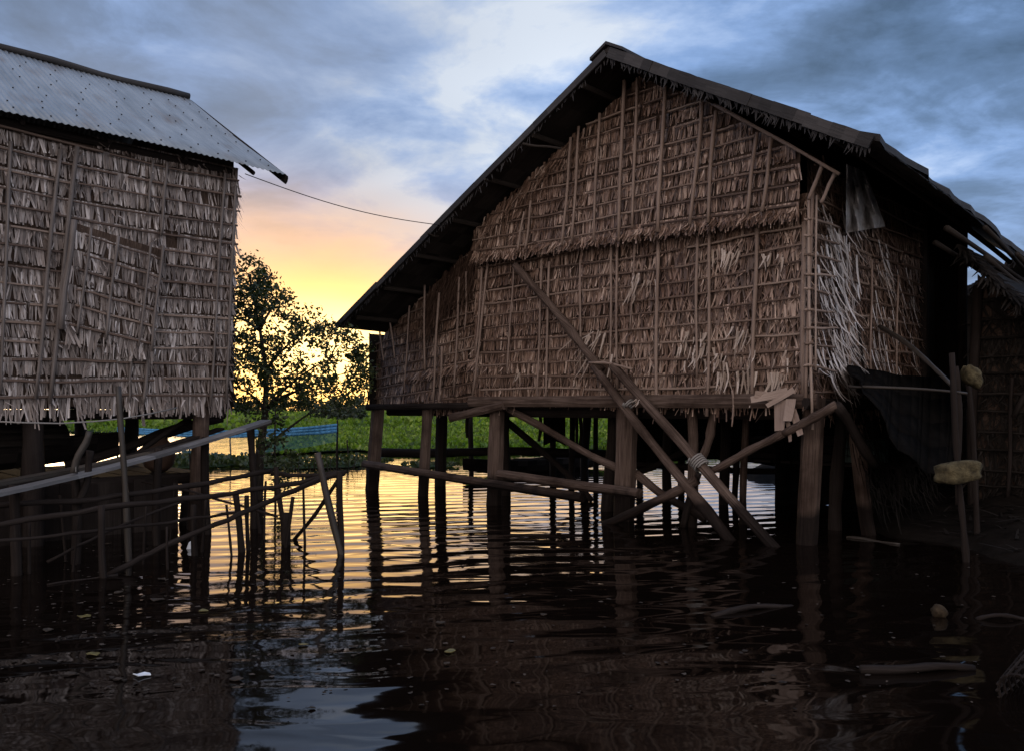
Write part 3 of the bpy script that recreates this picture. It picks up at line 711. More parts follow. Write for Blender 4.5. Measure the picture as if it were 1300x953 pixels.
plat = thing('storage_platform', fr(1.2, 0, 0, 4.0), 'low dark storage deck under the right half of the big house', 'platform')
mb = MB()
for k in range(9): mb.box(fr(.3 + k * .3, .62, 0, 4.0), B * .13, A * 1.0, UP * .018)
mb.build('deck', ['dark_timber'], plat)
for a_, b_ in ((.2, 3.1), (2.6, 3.1), (.2, 4.9), (2.6, 4.9)): MB().pole(fr(a_, -.9, 0, b_), fr(a_, .62, 0, b_), .05).build('leg', ['dark_timber'], plat, smooth=True)
for k, (u, v, sz, hh, nm, lb) in enumerate(((.75, 3.4, .22, .30, 'green_paint', 'faded green wooden crate on the storage deck under the big house'), (1.4, 3.5, .3, .34, 'dark_timber', 'dark wooden crate in the middle of the storage deck'), (2.2, 3.6, .28, .30, 'dark_timber', 'dark crate on the storage deck nearest the leaning timbers'))):
    ct = thing('crate', fr(u, .64, 0, v), lb, 'crate'); mb = MB()
    for j in range(3): 
        z = .64 + hh * (j + .5) / 3
        for sgn in (-1, 1):
            mb.box(fr(u, z, 0, v + sgn * sz), B * sz, A * .012, UP * (hh / 6 - .008)); mb.box(fr(u + sgn * sz, z, 0, v), B * .012, A * (sz - .014), UP * (hh / 6 - .008))
    mb.box(fr(u, .66, 0, v), B * (sz - .015), A * (sz - .015), UP * .012)
    mb.build('side_boards', [nm], ct)
    MB().box(fr(u, .64 + hh + .012, 0, v), B * (sz + .012), A * (sz + .012), UP * .012).build('lid', [nm], ct)
# dark cloths hanging from the floor
def cloth(name, x0, x1, y0, y1, d, m_, label, cat='cloth', drop=0.0, group=None):
    mb = MB(); nx, ny = 12, 8
    def p(i, j):
        f, g = i / nx, j / ny
        q = at(x0 + (x1 - x0) * f, y0 + (y1 - y0) * g * (1 - .12 * math.sin(3.1 * f) + drop * f), d); q.y += .05 * math.sin(f * 14 + g) * (.3 + g); return q
    for i in range(nx):
        for j in range(ny): mb.face([p(i, j), p(i, j + 1), p(i + 1, j + 1), p(i + 1, j)], [(0, 0), (0, .1), (.1, .1), (.1, 0)])
    o = mb.build(name, [m_], smooth=True); so = o.modifiers.new('thickness', 'SOLIDIFY'); so.thickness = .006
    return tag(o, label, cat, group)
cloth('hanging_sack', 690, 718, 515, 566, 13.2, 'tarp', 'black sack hanging from the floor left of the middle post')
cloth('blocking_tarp', 806, 985, 512, 592, 13.6, 'tarp', 'wide black tarpaulin hanging under the floor behind the leaning timbers', 'tarpaulin')
cloth('blocking_tarp', 985, 1215, 515, 652, 11.6, 'tarp', 'black tarpaulin widened under the near right corner of the big house to block the sky', 'tarpaulin')  # made wide to block the sky reflected beneath the house

# black awning and bamboo on the right flank
mb = MB()
pts = [(on_side(1075, 463, .12), on_side(1084, 476, .5)), (on_side(1110, 469, .12), on_side(1105, 505, .75)), (on_side(1145, 476, .12), on_side(1142, 570, .9)), (on_side(1185, 478, .12), on_side(1180, 600, .95)), (on_side(1222, 470, .12), on_side(1212, 602, 1.0))]
for i in range(4):
    (a0, a1), (b0, b1) = pts[i], pts[i + 1]
    for q in range(4):
        for h in range(4):
            def g_(u, v): return a0.lerp(b0, u).lerp(a1.lerp(b1, u), v) + UP * (-.06 * math.sin(math.pi * v)) - B * .03 * math.sin(6 * (u + i))
            mb.face([g_(q / 4, h / 4), g_(q / 4, h / 4 + .25), g_(q / 4 + .25, h / 4 + .25), g_(q / 4 + .25, h / 4)], [(0, 0), (0, .1), (.1, .1), (.1, 0)])
o = mb.build('awning', ['tarp'], smooth=True); o.modifiers.new('thickness', 'SOLIDIFY').thickness = .008
tag(o, 'sagging black tarpaulin awning on the right flank of the big house', 'awning')
def bamboo(p0, p1, r0, label, group=None, bend=.02, r1=None, m_='bamboo', name='bamboo_pole', cat='pole'):
    o = MB().pole(p0, p1, r0, r1 or r0 * .8, bend, seg=12, sides=8).build(name, [m_], smooth=True)
    return tag(o, label, cat, group)
G1 = 'bamboo poles standing on the right'
bamboo(on_level(1230, 712) - UP * .5, at(1207, 448, 7.25), .030, 'upright bamboo pole on the right carrying the lower foam block', G1, m_='dark_timber')  # dark wood colour on these poles stands in for dim light here
bamboo(on_level(1245, 690) - UP * .5, at(1226, 470, 8.2), .032, 'upright bamboo pole on the right carrying the small upper foam block', G1, m_='dark_timber')
bamboo(on_side(1118, 415, .12), at(1212, 492, 7.4), .026, 'bent bamboo rod sloping from the torn side wall down to the right poles', None, .06)
bamboo(at(1078, 491, 8.0), at(1228, 499, 7.3), .016, 'thin horizontal cane tied under the black awning', None)
bamboo(at(1214, 465, 7.9), at(1216, 640, 7.9), .026, 'short bamboo standing between the two foam block poles', G1, m_='dark_timber')

def lump(name, c, rx, ry, rz, m_, label, cat, rot=0.0, seed=1, boxy=.6, amp=.06, group=None):
    mb = MB(); n, m2 = 20, 12; r = random.Random(seed); off = [r.uniform(0, 6) for _ in range(4)]; P = {}
    for i in range(m2 + 1):
        ph = math.pi * i / m2
        for k in range(n):
            th = 2 * math.pi * k / n; x, y, z = math.sin(ph) * math.cos(th), math.sin(ph) * math.sin(th), math.cos(ph)
            s = (abs(x) ** (2 + 4 * boxy) + abs(y) ** (2 + 4 * boxy) + abs(z) ** (2 + 4 * boxy)) ** (-1 / (2 + 4 * boxy))
            s *= 1 + amp * math.sin(3 * x + off[0]) * math.sin(4 * y + off[1]) + amp * .6 * math.sin(7 * z + off[2] + 5 * x)
            X, Y, Z = x * s * rx, y * s * ry, z * s * rz
            P[i, k] = c + Vector((X * math.cos(rot) - Z * 0 * 1, Y, Z + X * math.sin(rot)))
    for i in range(m2):
        for k in range(n):
            k2 = (k + 1) % n; mb.face([P[i, k], P[i + 1, k], P[i + 1, k2], P[i, k2]], [(k * .05, i * .05)] * 4)
    o = mb.build(name, [m_], smooth=True)
    import bmesh
    bm = bmesh.new(); bm.from_mesh(o.data); bmesh.ops.remove_doubles(bm, verts=bm.verts, dist=1e-5); bm.to_mesh(o.data); bm.free()
    return tag(o, label, cat, group)
G2 = 'foam floats tied to the bamboo'
lump('foam_float', at(1217, 598, 7.15), .178, .11, .092, 'foam', 'large dirty yellow foam block tied low on the right bamboo pole', 'float', rad(8), 3, .85, .09, G2)
lump('foam_float', at(1234, 478, 7.9), .085, .08, .095, 'foam', 'small yellow foam block tied high on the right bamboo pole', 'float', rad(-20), 5, .7, .10, G2)

# thatch debris hanging below the side wall
mb = MB(); r = random.Random(5)
for i in range(420):
    u = r.uniform(.5, 2.6); v = r.uniform(.35, 1.35); a = r.gauss(.5, .5)
    mb.strip(fr(-.12 - .35 * (1.4 - v), v, 0, u), (-UP * math.cos(a) + A * math.sin(a)).normalized(), A, -B, r.uniform(.15, .4), r.uniform(.015, .04), r.uniform(0, .1), 0, tip=.2)
mb.build('hanging_debris', ['thatch_dark'], house)

# ================================================================== LEFT HOUSE
lh = thing('tin_roofed_house', lf(3.0, 0, 0, 2.6), 'grey palm thatch house on stilts under a corrugated metal roof', 'house')
mb = MB(); LW = 6.4
tilt = .045
f_l = lambda u, v, n: lf(u + (v - 1.4) * (-tilt) + .10, v, n)        # leans to the right going up
ltop = lambda u: 4.26
sheet(mb, f_l, 0, LW, lambda u: 1.42, ltop, -.01, 2)
thatch(mb, f_l, -A, -B, 0, LW, 1.55, 4.3, top=ltop, seed=41, row=.185, sagf=lambda u, v: .03 * math.sin(u * 1.1 + v), fringe=.11)
for i in range(130):
    v = r.uniform(1.6, 4.1); a = r.gauss(-.25, .3)
    mb.strip(f_l(.02, v, .0), (-UP * math.cos(a) - A * math.sin(a)), -A * .5 - B * .5, A, r.uniform(.1, .26), r.uniform(.015, .035), r.uniform(0, .05), 0, tip=.15)
mb.build('front_wall', ['thatch_grey', 'slat', 'backing'], lh)
for x0, y0, x1, y1, rr in ((76, 190, 45, 506, .022), (99, 187, 63, 512, .026), (194, 202, 188, 270, .015), (170, 445, 164, 509, .016), (212, 206, 204, 300, .018), (189, 442, 181, 512, .02), (286, 220, 267, 516, .017), (299, 236, 287, 512, .018), (14, 180, 2, 500, .017)):
    batten(on_left, x0, y0, x1, y1, .075, rr, lh, 'batten_grey')
# tilted patch of thatch over the middle of the wall
TL, TR, BR, BL = (on_left(*q, .10) for q in ((98, 284), (207, 318), (193, 440), (77, 414)))
pw, phh = (TR - TL).length, (TL - BL).length
mb = MB()
def f_p(u, v, n): return BR.lerp(BL, u / pw).lerp(TR.lerp(TL, u / pw), v / phh) - B * n
sheet(mb, f_p, 0, pw, lambda u: -.03, lambda u: phh, 0, 2)
thatch(mb, f_p, -A, -B, 0, pw, .06, phh - .05, seed=52, row=.185, fringe=.10, top=lambda u: phh)
patch = mb.build('patch_panel', ['thatch_grey', 'slat', 'backing'], lh)
for x0, y0, x1, y1, rr in ((95, 280, 77, 418, .034), (115, 290, 98, 424, .016), (150, 300, 134, 432, .018), (191, 308, 176, 440, .015), (207, 312, 192, 446, .018)):
    batten(on_left, x0, y0, x1, y1, .19, rr, patch, 'batten_grey')

# roof of corrugated sheets
Ev = Vector((-2.73, 9.63, CH + 2.82)); Rv = Vector((Ev.x + B.x * 2.83, Ev.y + B.y * 2.83, CH + 4.51))
mb = MB(); LEN = 7.2; pitch = .064; per = 6; ncol = int(LEN / pitch * per)
def rf(s, f, back=False):
    p = Ev.lerp(Rv, f) - A * s
    if back: q = Rv - A * s; dd = (Rv - Ev); p = Rv - A * s + Vector((dd.x, dd.y, -dd.z)) * f
    amp = .0065 * math.sin(2 * math.pi * s / pitch)
    lap = .012 if f < .52 else 0.0
    return p + UP * (amp - .03 * math.sin(f * 3.14) + (0.010 if f > .5 else 0) + .018 * math.sin(s * 1.1) * (1 - f) - .03 * f * math.sin(s * .9))
rows = [0, .17, .34, .495, .505, .67, .84, 1.0]
for back in (False, True):
    i0 = len(mb.v)
    for f in rows:
        for cidx in range(ncol + 1): mb.v.append(rf(cidx * pitch / per, f, back))
    for a in range(len(rows) - 1):
        for k in range(ncol):
            i = i0 + a * (ncol + 1) + k; mb.f.append((i, i + ncol + 1, i + ncol + 2, i + 1) if not back else (i, i + 1, i + ncol + 2, i + ncol + 1)); mb.m.append(0)
            s0, s1 = k * pitch / per, (k + 1) * pitch / per
            uu = ((s0, rows[a] * 3.3), (s0, rows[a + 1] * 3.3), (s1, rows[a + 1] * 3.3), (s1, rows[a] * 3.3)); mb.uv.extend(uu if not back else (uu[0], uu[3], uu[2], uu[1]))
nrm = (Rv - Ev).cross(A).normalized(); nrm = nrm if nrm.z > 0 else -nrm
for f in (.05, .14, .25, .36, .47, .56, .66, .76, .86, .95):
    s = .1
    while s < LEN:
        if R.random() < .72: mb.box(rf(round(s / pitch) * pitch + pitch * .25, f + R.uniform(-.012, .012)) + nrm * .010, A * .007, (Rv - Ev).normalized() * .007, nrm * .005, 1); s += pitch * 5 + R.choice((0, 0, pitch, 2 * pitch))
lroof = mb.build('roof', ['zinc', 'dark_timber'], lh, smooth=True)
so = lroof.modifiers.new('thickness', 'SOLIDIFY'); so.thickness = .004; so.offset = -1
mb = MB(); pts = [Rv - A * (s * .3) + UP * (.035 + .012 * math.sin(s * 1.3) - .03 * math.sin(s * .27)) for s in range(0, int(LEN / .3) + 1)]
mb.tube(pts, .05, 8, jit=.1); mb.build('ridge_cap', ['roof_board'], lroof, smooth=True)
MB().timber(Ev + B * .02 - UP * .06 + A * .015, Rv - UP * .06 + A * .015, .035, .10).build('rake_board', ['dark_timber'], lroof)
MB().timber(Ev + B * .02 - UP * .06 + A * .015 + Vector(((Rv - Ev).x * 2, (Rv - Ev).y * 2, 0)), Rv - UP * .06 + A * .015, .035, .10).build('rake_board', ['dark_timber'], lroof)
MB().timber(Ev + B * .30 - UP * .02 - A * .55, Ev + B * .22 - UP * .02 - A * LEN, .06, .08).build('eave_beam', ['dark_timber'], lroof)
for k in range(9):
    s = .35 + k * .8; d_ = (Rv - Ev); MB().timber(Ev - A * s - UP * .11 + d_ * .05, Ev - A * s - UP * .12 + d_ * .98, .04, .05).build('rafter', ['dark_timber'], lroof)
# end and back walls, floor
mb = MB()
def endtop(u): return min(4.37 + .6 * (u if u < 2.83 - .3 else 5.06 - u), 5.7)
sheet(mb, lambda u, v, n: lf(.02, v, 0, u), .02, 5.0, lambda u: 1.42, lambda u: endtop(u) - .05, 0, 0)
rr_ = random.Random(9)
for i in range(700):
    u = rr_.uniform(0.05, 5.0); v = rr_.uniform(1.6, 4.3); a = rr_.gauss(0, .12)
    mb.strip(lf(.0, v, 0, u), -UP * math.cos(a) + B * math.sin(a), B, A, .25, .05, .04, 0)
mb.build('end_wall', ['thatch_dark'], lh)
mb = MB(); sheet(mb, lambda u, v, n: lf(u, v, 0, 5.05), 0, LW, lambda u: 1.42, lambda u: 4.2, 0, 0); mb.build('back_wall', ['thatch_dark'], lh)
mb = MB(); mb.box(lf(3.2, 1.42, 0, 2.55), A * 3.2, B * 2.45, UP * .025)
for k in range(6): mb.timber(lf(.05, 1.33, 0, .2 + k * .95), lf(6.4, 1.33, 0, .2 + k * .95), .09, .11)
mb.build('floor', ['dark_timber'], lh)
for s, bk, w, m_ in ((.38, .1, .20, 'timber'), (2.1, .15, .18, 'dark_timber'), (4.0, .1, .18, 'dark_timber'), (.3, 2.6, .17, 'dark_timber'), (2.3, 2.6, .16, 'dark_timber'), (4.4, 2.6, .18, 'dark_timber'), (.3, 4.9, .17, 'dark_timber'), (1.5, 4.9, .15, 'dark_timber'), (2.6, 4.9, .16, 'dark_timber'), (4.4, 4.9, .16, 'dark_timber'), (6.0, 4.9, .2, 'dark_timber'), (6.1, .2, .18, 'dark_timber')):
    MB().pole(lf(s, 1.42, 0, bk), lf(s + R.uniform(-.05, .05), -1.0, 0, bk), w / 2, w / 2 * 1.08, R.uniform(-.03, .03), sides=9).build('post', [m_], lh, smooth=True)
MB().pole(lf(-.1, 1.30, .0, .6), lf(1.6, .75, .0, .9), .06, .05, .03).build('brace', ['dark_timber'], lh, smooth=True)
MB().pole(at(240, 530, 9.6), at(150, 590, 8.8), .035, .03, .02).build('brace', ['dark_timber'], lh, smooth=True)

# under the left house: deck, covered boat, jars
dk = thing('landing_deck', lf(2.4, 0, 0, 1.6), 'low dark plank landing deck under the metal roofed house', 'deck')
mb = MB()
for k in range(17): mb.box(lf(.35 + k * .3, .62, 0, 1.55), A * .135, B * 1.15, UP * .02)
mb.build('boards', ['dark_timber'], dk)
for a_, b_ in ((.4, .5), (2.6, .5), (5.0, .5), (.4, 2.6), (2.6, 2.6), (5.0, 2.6)): MB().pole(lf(a_, -.9, 0, b_), lf(a_, .61, 0, b_), .055).build('leg', ['dark_timber'], dk, smooth=True)
MB().timber(lf(.25, .57, 0, .38), lf(5.4, .57, 0, .38), .07, .12).build('edge_beam', ['dark_timber'], dk)
mb = MB(); k = 0; rs = random.Random(3)
while k < 48:
    s_ = .62 + k * .125
    if k not in (17,): mb.box(lf(s_, .26, 0, .34 + rs.uniform(-.012, .012)), A * .0622, B * (.012 + .003 * (k % 2)), UP * (.33 + rs.uniform(-.03, .02)))
    k += 1
mb.build('skirt_boards', ['dark_timber'], dk)
bt = canoe('covered_boat', lf(.8, .645, 0, 1.6), lf(6.2, .645, 0, 1.5), 1.1, .36, 'dark wooden boat under a hooped cover on the landing deck', 'dark_timber')
mb = MB(); pa, pb = lf(1.5, .98, 0, 1.6), lf(5.2, .98, 0, 1.5); dd = (pb - pa).normalized(); sd = dd.cross(UP)
for i in range(10):
    for k in range(12):
        def cp(i, k): a = math.pi * k / 12; return pa.lerp(pb, i / 10) + sd * (math.cos(a) * .52) + UP * (math.sin(a) * .30 * (1 + .03 * math.sin(i * 2)))
        mb.face([cp(i, k), cp(i + 1, k), cp(i + 1, k + 1), cp(i, k + 1)], [(k * .1, i * .2), (k * .1, i * .2 + .2), (k * .1 + .1, i * .2 + .2), (k * .1 + .1, i * .2)])
cv = mb.build('cover', ['soffit'], bt, smooth=True); cv.modifiers.new('thickness', 'SOLIDIFY').thickness = .015
prof = [(.10, 0), (.20, .08), (.24, .22), (.22, .36), (.14, .46), (.12, .50), (.15, .53), (.13, .53), (.09, .49)]
for s, bk, lb in ((.62, .75, 'brown clay water jar at the open end of the landing deck'), (3.2, .72, 'brown clay water jar beside the hooped boat cover')):
    tag(lathe(MB(), lf(s, .642, 0, bk), [(a_ * .8, b_ * .8) for a_, b_ in prof]).build('water_jar', ['clay'], smooth=True), lb, 'jar', 'water jars on the landing deck')

# ================================================================== WALKWAY AND FENCE
wk = thing('plank_walkway', at(170, 580, 7.6) - UP * .9, 'pale grey planks sloping up to the corner of the metal roofed house', 'walkway')
def plank(p0, p1, w, th, m_, parent, name='plank', sag=.05):
    mb = MB(); d = (p1 - p0).normalized(); sd = d.cross(UP).normalized(); n = 8; rings = []
    for k in range(n):
        a, b = k / n, (k + 1) / n
        pa, pb = p0.lerp(p1, a) - UP * sag * math.sin(math.pi * a), p0.lerp(p1, b) - UP * sag * math.sin(math.pi * b)
        e = (pb - pa) / 2; mb.box((pa + pb) / 2, sd * w / 2, e, sd.cross(d).normalized() * th / 2)
    return mb.build(name, [m_], parent)
plank(at(-30, 632, 6.3), at(338, 534, 9.35), .16, .03, 'grey_plank', wk)
plank(at(-30, 618, 6.6), at(338, 537, 9.75), .15, .035, 'bamboo', wk)
plank(at(-30, 622, 6.9), at(280, 544, 9.6), .12, .03, 'dark_timber', wk)
for x, y0, d in ((95, 594, 7.2), (20, 612, 6.7), (200, 566, 8.2), (318, 540, 9.3), (262, 552, 8.9)):
    p = at(x, y0, d); MB().pole(p - UP * .02, Vector((p.x + .03, p.y, -.7)), .04, .045, .02).build('support', ['dark_timber'], wk, smooth=True)
MB().pole(at(93, 600, 7.05), at(113, 547, 7.1), .03, .028, .01).build('support', ['bamboo'], wk, smooth=True)
MB().pole(at(100, 640, 7.15), at(116, 572, 7.2), .035, .03, .01).build('support', ['dark_timber'], wk, smooth=True)
lashing(at(96, 594, 7.05), UP, .05, 3, wk, .008)
bamboo(Vector((at(168, 650, 7.3).x, 7.3, -.5)), at(152, 490, 7.3), .032, 'upright bamboo pole in front of the metal roofed house', None, .01, .028)
# rope across the front
pts = [at(x, y, d) for x, y, d in ((-20, 534, 7.4), (30, 536, 7.5), (75, 537, 7.7), (120, 534.5, 7.9), (155, 531, 8.1), (190, 525, 8.5), (225, 517, 8.9))]
tag(MB().tube(pts, .008, 6).build('slack_rope', ['rope'], smooth=True), 'slack pale rope strung across the stilts of the metal roofed house', 'rope')

fn = thing('pole_fence', at(290, 660, 8.0) * 1.0, 'rickety black pole fence standing in the golden water', 'fence')
base_of[fn.name] = Vector(fn.location)
def rail(pts, r0, name='rail', m_='dark_timber'):
    P = [at(*q) for q in pts]; path = []
    for a, b in zip(P, P[1:]):
        for k in range(5): path.append(a.lerp(b, k / 5) + Vector((0, 0, R.uniform(-.008, .008))))
    path.append(P[-1]); MB().tube(path, [r0 * R.uniform(.85, 1.1) for _ in path], 7, jit=.06).build(name, [m_], fn, smooth=True)
rail([(-30, 644, 6.6), (121, 633, 7.2), (240, 617, 7.9), (346, 597, 8.6)], .028)
rail([(-30, 669, 6.3), (128, 645, 6.75), (294, 626, 7.6), (380, 612, 7.9), (438, 600, 8.0)], .026)
rail([(136, 731, 6.7), (205, 694, 7.0), (290, 659, 7.3), (345, 634, 7.6), (412, 606, 7.9)], .026)
rail([(345, 600, 8.5), (372, 603, 8.3), (405, 604, 8.1), (440, 598, 8.0)], .024)
def stake(x0, y0, xb, yb, r0, m_='dark_timber', name='stake'):
    p1 = on_level(xb, yb); p0 = at(x0, y0, p1.y); e = (p1 - p0).normalized() * .6
    MB().pole(p0, p1 + e, r0, r0 * 1.1, R.uniform(-.02, .02), seg=9).build(name, [m_], fn, smooth=True)
stake(128, 641, 134, 732, .028); stake(299, 624, 306, 700, .032); stake(313, 628, 316, 698, .02); stake(351, 592, 362, 690, .026); stake(364, 650, 364, 690, .05)
stake(432, 598, 432, 702, .03); stake(403, 574, 431, 703, .030, 'bamboo'); stake(246, 640, 248, 705, .028)
MB().pole(at(430, 607, 8.0), on_level(374, 684), .022, .02, .03).build('brace', ['dark_timber'], fn, smooth=True)
lashing(at(431, 660, 7.8), UP, .05, 2, fn, .008)
rz = random.Random(44)
for x, y0, yb in ((38, 655, 728), (76, 628, 712), (186, 640, 716), (222, 612, 690), (262, 628, 700), (322, 596, 676), (338, 610, 684), (384, 600, 690), (372, 630, 694), (212, 668, 722), (100, 650, 725), (287, 640, 705)):
    stake(x, y0, x + rz.uniform(-9, 9), yb, rz.uniform(.010, .019))
rail([(-30, 690, 6.2), (90, 676, 6.6), (215, 662, 7.3), (300, 650, 7.6)], .015)
rail([(180, 610, 8.4), (260, 628, 8.1), (352, 655, 7.8)], .013)
rail([(60, 712, 6.7), (150, 668, 7.2), (250, 628, 7.9)], .014)

# ================================================================== TREE
def leaf_cloud(mb, centres, n, size, r, mi=0, flat=.6):
    for i in range(n):
        c, rd = r.choice(centres)
        v = Vector((r.gauss(0, 1), r.gauss(0, 1), r.gauss(0, 1))).normalized() * (rd * r.random() ** .45)
        p = c + v; s = size * r.uniform(.6, 1.35)
        d = Vector((r.gauss(0, 1), r.gauss(0, 1), r.gauss(-.3, .7))).normalized(); e = d.cross(Vector((r.gauss(0, 1), r.gauss(0, 1), r.gauss(0, 1)))).normalized()
        nn = d.cross(e) * (s * .12)
        q = [p, p + d * s * .35 + e * s * .28 + nn, p + d * s * .75 + e * s * .22 + nn, p + d * s, p + d * s * .75 - e * s * .22 + nn, p + d * s * .35 - e * s * .28 + nn]
        mb.face(q, [(0, 0), (.1, .1), (.1, .2), (0, .3), (-.1, .2), (-.1, .1)], mi)
r = random.Random(17)
TD = 12.6
tb = on_level(326, 633); tr = thing('leafy_tree', Vector((tb.x, tb.y, 0)), 'dark leafy tree standing in the water beside the metal roofed house', 'tree')
mb = MB()
tp = [Vector((tb.x, tb.y, -.6)), Vector((tb.x, tb.y, 0)), at(330, 575, TD), at(337, 520, TD), at(338, 470, TD), at(330, 420, TD + .1), at(322, 380, TD + .1), at(318, 350, TD + .1)]
mb.tube(tp, [.10, .088, .07, .05, .036, .025, .015, .006], 9, jit=.08)
tips = []
def branch(p0, p1, r0, depth=0):
    mid = p0.lerp(p1, .5) + Vector((r.uniform(-.1, .1), r.uniform(-.1, .1), r.uniform(.0, .12)))
    mb.tube([p0, p0.lerp(mid, .5), mid, mid.lerp(p1, .5), p1], [r0, r0 * .85, r0 * .7, r0 * .5, r0 * .25], 6, jit=.06)
    tips.append((p1, .20)); tips.append((mid.lerp(p1, .4), .17))
    if depth < 2:
        for q in range(3):
            o = p0.lerp(p1, r.uniform(.4, .95)); d = (p1 - p0).normalized(); L = (p1 - p0).length * r.uniform(.4, .6)
            e = (d * .6 + Vector((r.gauss(0, .5), r.gauss(0, .5), r.gauss(0, .45)))).normalized(); branch(o, o + e * L, r0 * .5, depth + 1)
poly = [(268, 352), (290, 332), (310, 324), (328, 332), (350, 358), (372, 378), (400, 394), (430, 414), (458, 424), (474, 446), (470, 480), (462, 503), (430, 512), (380, 518), (300, 522), (262, 510)]
def inside(x, y):
    c_ = False
    for (xa, ya), (xb, yb) in zip(poly, poly[1:] + poly[:1]):
        if (ya > y) != (yb > y) and x < (xb - xa) * (y - ya) / (yb - ya) + xa: c_ = not c_
    return c_
limbs = []
for (f, x, y, dd) in ((2, 440, 500, .1), (3, 455, 470, .3), (3, 420, 455, -.4), (3, 395, 495, -.6), (4, 400, 415, .3), (4, 372, 440, -.5), (5, 360, 380, .2), (5, 345, 350, -.3), (6, 312, 345, 0), (5, 295, 380, -.3), (4, 285, 440, .4), (3, 290, 490, -.4), (4, 350, 470, .8), (5, 270, 400, .7)):
    p1 = at(x, y, TD + dd); p0_ = tp[f]; mid = p0_.lerp(p1, .5) + UP * .10
    pth = [p0_, p0_.lerp(mid, .5) + UP * .03, mid, mid.lerp(p1, .5) + UP * .02, p1]
    mb.tube(pth, [.026, .021, .016, .011, .005], 6, jit=.08); limbs += [q for q in pth[1:]] + [tp[f].lerp(pth[1], .6)]
while len(tips) < 260:
    x, y = r.uniform(262, 474), r.uniform(322, 522)
    if not inside(x, y): continue
    c_ = at(x, y, TD + r.gauss(0, .5)); q0 = min(limbs, key=lambda q: (q - c_).length)
    m_ = q0.lerp(c_, .5) + Vector((r.gauss(0, .05), r.gauss(0, .05), .05))
    mb.tube([q0, m_, c_], [.008, .006, .003], 5); tips.append((c_, r.uniform(.10, .21)))
tr_tr = mb.build('trunk', ['bark'], tr, smooth=True)
mb = MB(); leaf_cloud(mb, tips, 11500, .060, r); mb.build('crown', ['tree_leaf'], tr)
# a thin second stem beside the trunk
sap = thing('sapling', on_level(352, 640), 'slim leafy sapling rising beside the tree trunk at the fence', 'tree')
mb = MB(); p0 = on_level(352, 640); q1 = at(350, 520, p0.y); mb.pole(p0 - UP * .5, q1, .02, .01, .05); mb.build('trunk', ['bark'], sap, smooth=True)
mb = MB(); leaf_cloud(mb, [(at(350 + dx, 520 + dy, p0.y), .16) for dx, dy in ((0, 10), (8, 35), (-6, 60), (12, 75), (4, 95), (22, 60), (-15, 40))], 520, .07, r); mb.build('crown', ['tree_leaf'], sap)

# ================================================================== WATER HYACINTH, FAR TREES, NET
r = random.Random(23)
def edge(x):                                       # near edge of the big mat, by lateral direction
    px_ = x
    e = 24.0 + 1.2 * math.sin(px_ * .9) + .8 * math.sin(px_ * 2.3 + 1)
    if px_ < -7.5: e += min(22, (-7.5 - px_) * 4.0)
    return e
mb = MB()
xs = [-90 + i * 2.5 for i in range(85)]
for a, b in zip(xs, xs[1:]):
    ya, yb = edge(a * .999), edge(b * .999)
    prev = (ya, yb)
    for k, far in enumerate((30, 45, 80, 260)):
        ca, cb = max(prev[0], far if far > ya else ya), max(prev[1], far if far > yb else yb)
        if ca > prev[0] or cb > prev[1]:
            mb.face([Vector((a, prev[0], .05)), Vector((b, prev[1], .05)), Vector((b, cb, .05)), Vector((a, ca, .05))], [(0, 0), (0, 1), (1, 1), (1, 0)], 1)
        prev = (ca, cb)
def hy_leaf(x, y, h, s):
    th = r.uniform(0, 6.283); lean = r.uniform(.1, .7)
    d = Vector((math.cos(th) * lean, math.sin(th) * lean, 1)).normalized(); e = d.cross(UP).normalized() if lean > .05 else Vector((1, 0, 0))
    nn = e.cross(d); p = Vector((x, y, h))
    q = [p, p + d * s * .35 + e * s * .42 + nn * s * .1, p + d * s * .8 + e * s * .33 + nn * s * .15, p + d * s * 1.05, p + d * s * .8 - e * s * .33 + nn * s * .15, p + d * s * .35 - e * s * .42 + nn * s * .1]
    mb.face(q, [(0, 0), (.1, .1), (.1, .2), (0, .3), (-.1, .2), (-.1, .1)], 0)
def hump(x, y): return .10 * math.sin(x * .7 + y * .21) * math.sin(y * .5 + x * .2) + .06 * math.sin(x * 2.1 + y)
n = 0
while n < 34000:
    y = 22.5 + 26 * r.random() ** 1.25; x = r.uniform(-.62, .36) * y
    if y < edge(x): continue
    h = .04 + (.26 + 1.6 * hump(x, y)) * r.random() * min(1, .25 + (y - edge(x)) / 1.6); hy_leaf(x, y, h, r.uniform(.09, .17)); n += 1
n = 0
while n < 16000:
    y = 48 + 130 * r.random() ** 1.6; x = r.uniform(-.62, .4) * y
    if y < edge(x): continue
    hy_leaf(x, y, .05 + (.35 + 1.5 * hump(x, y)) * r.random(), r.uniform(.22, .42) * (1 + (y - 48) / 120)); n += 1
tag(mb.build('water_hyacinth_mat', ['hyacinth', 'mat_base'], origin=Vector((0, 60, 0))), 'bright green field of floating water hyacinth stretching behind the houses', 'water plants', kind='stuff')
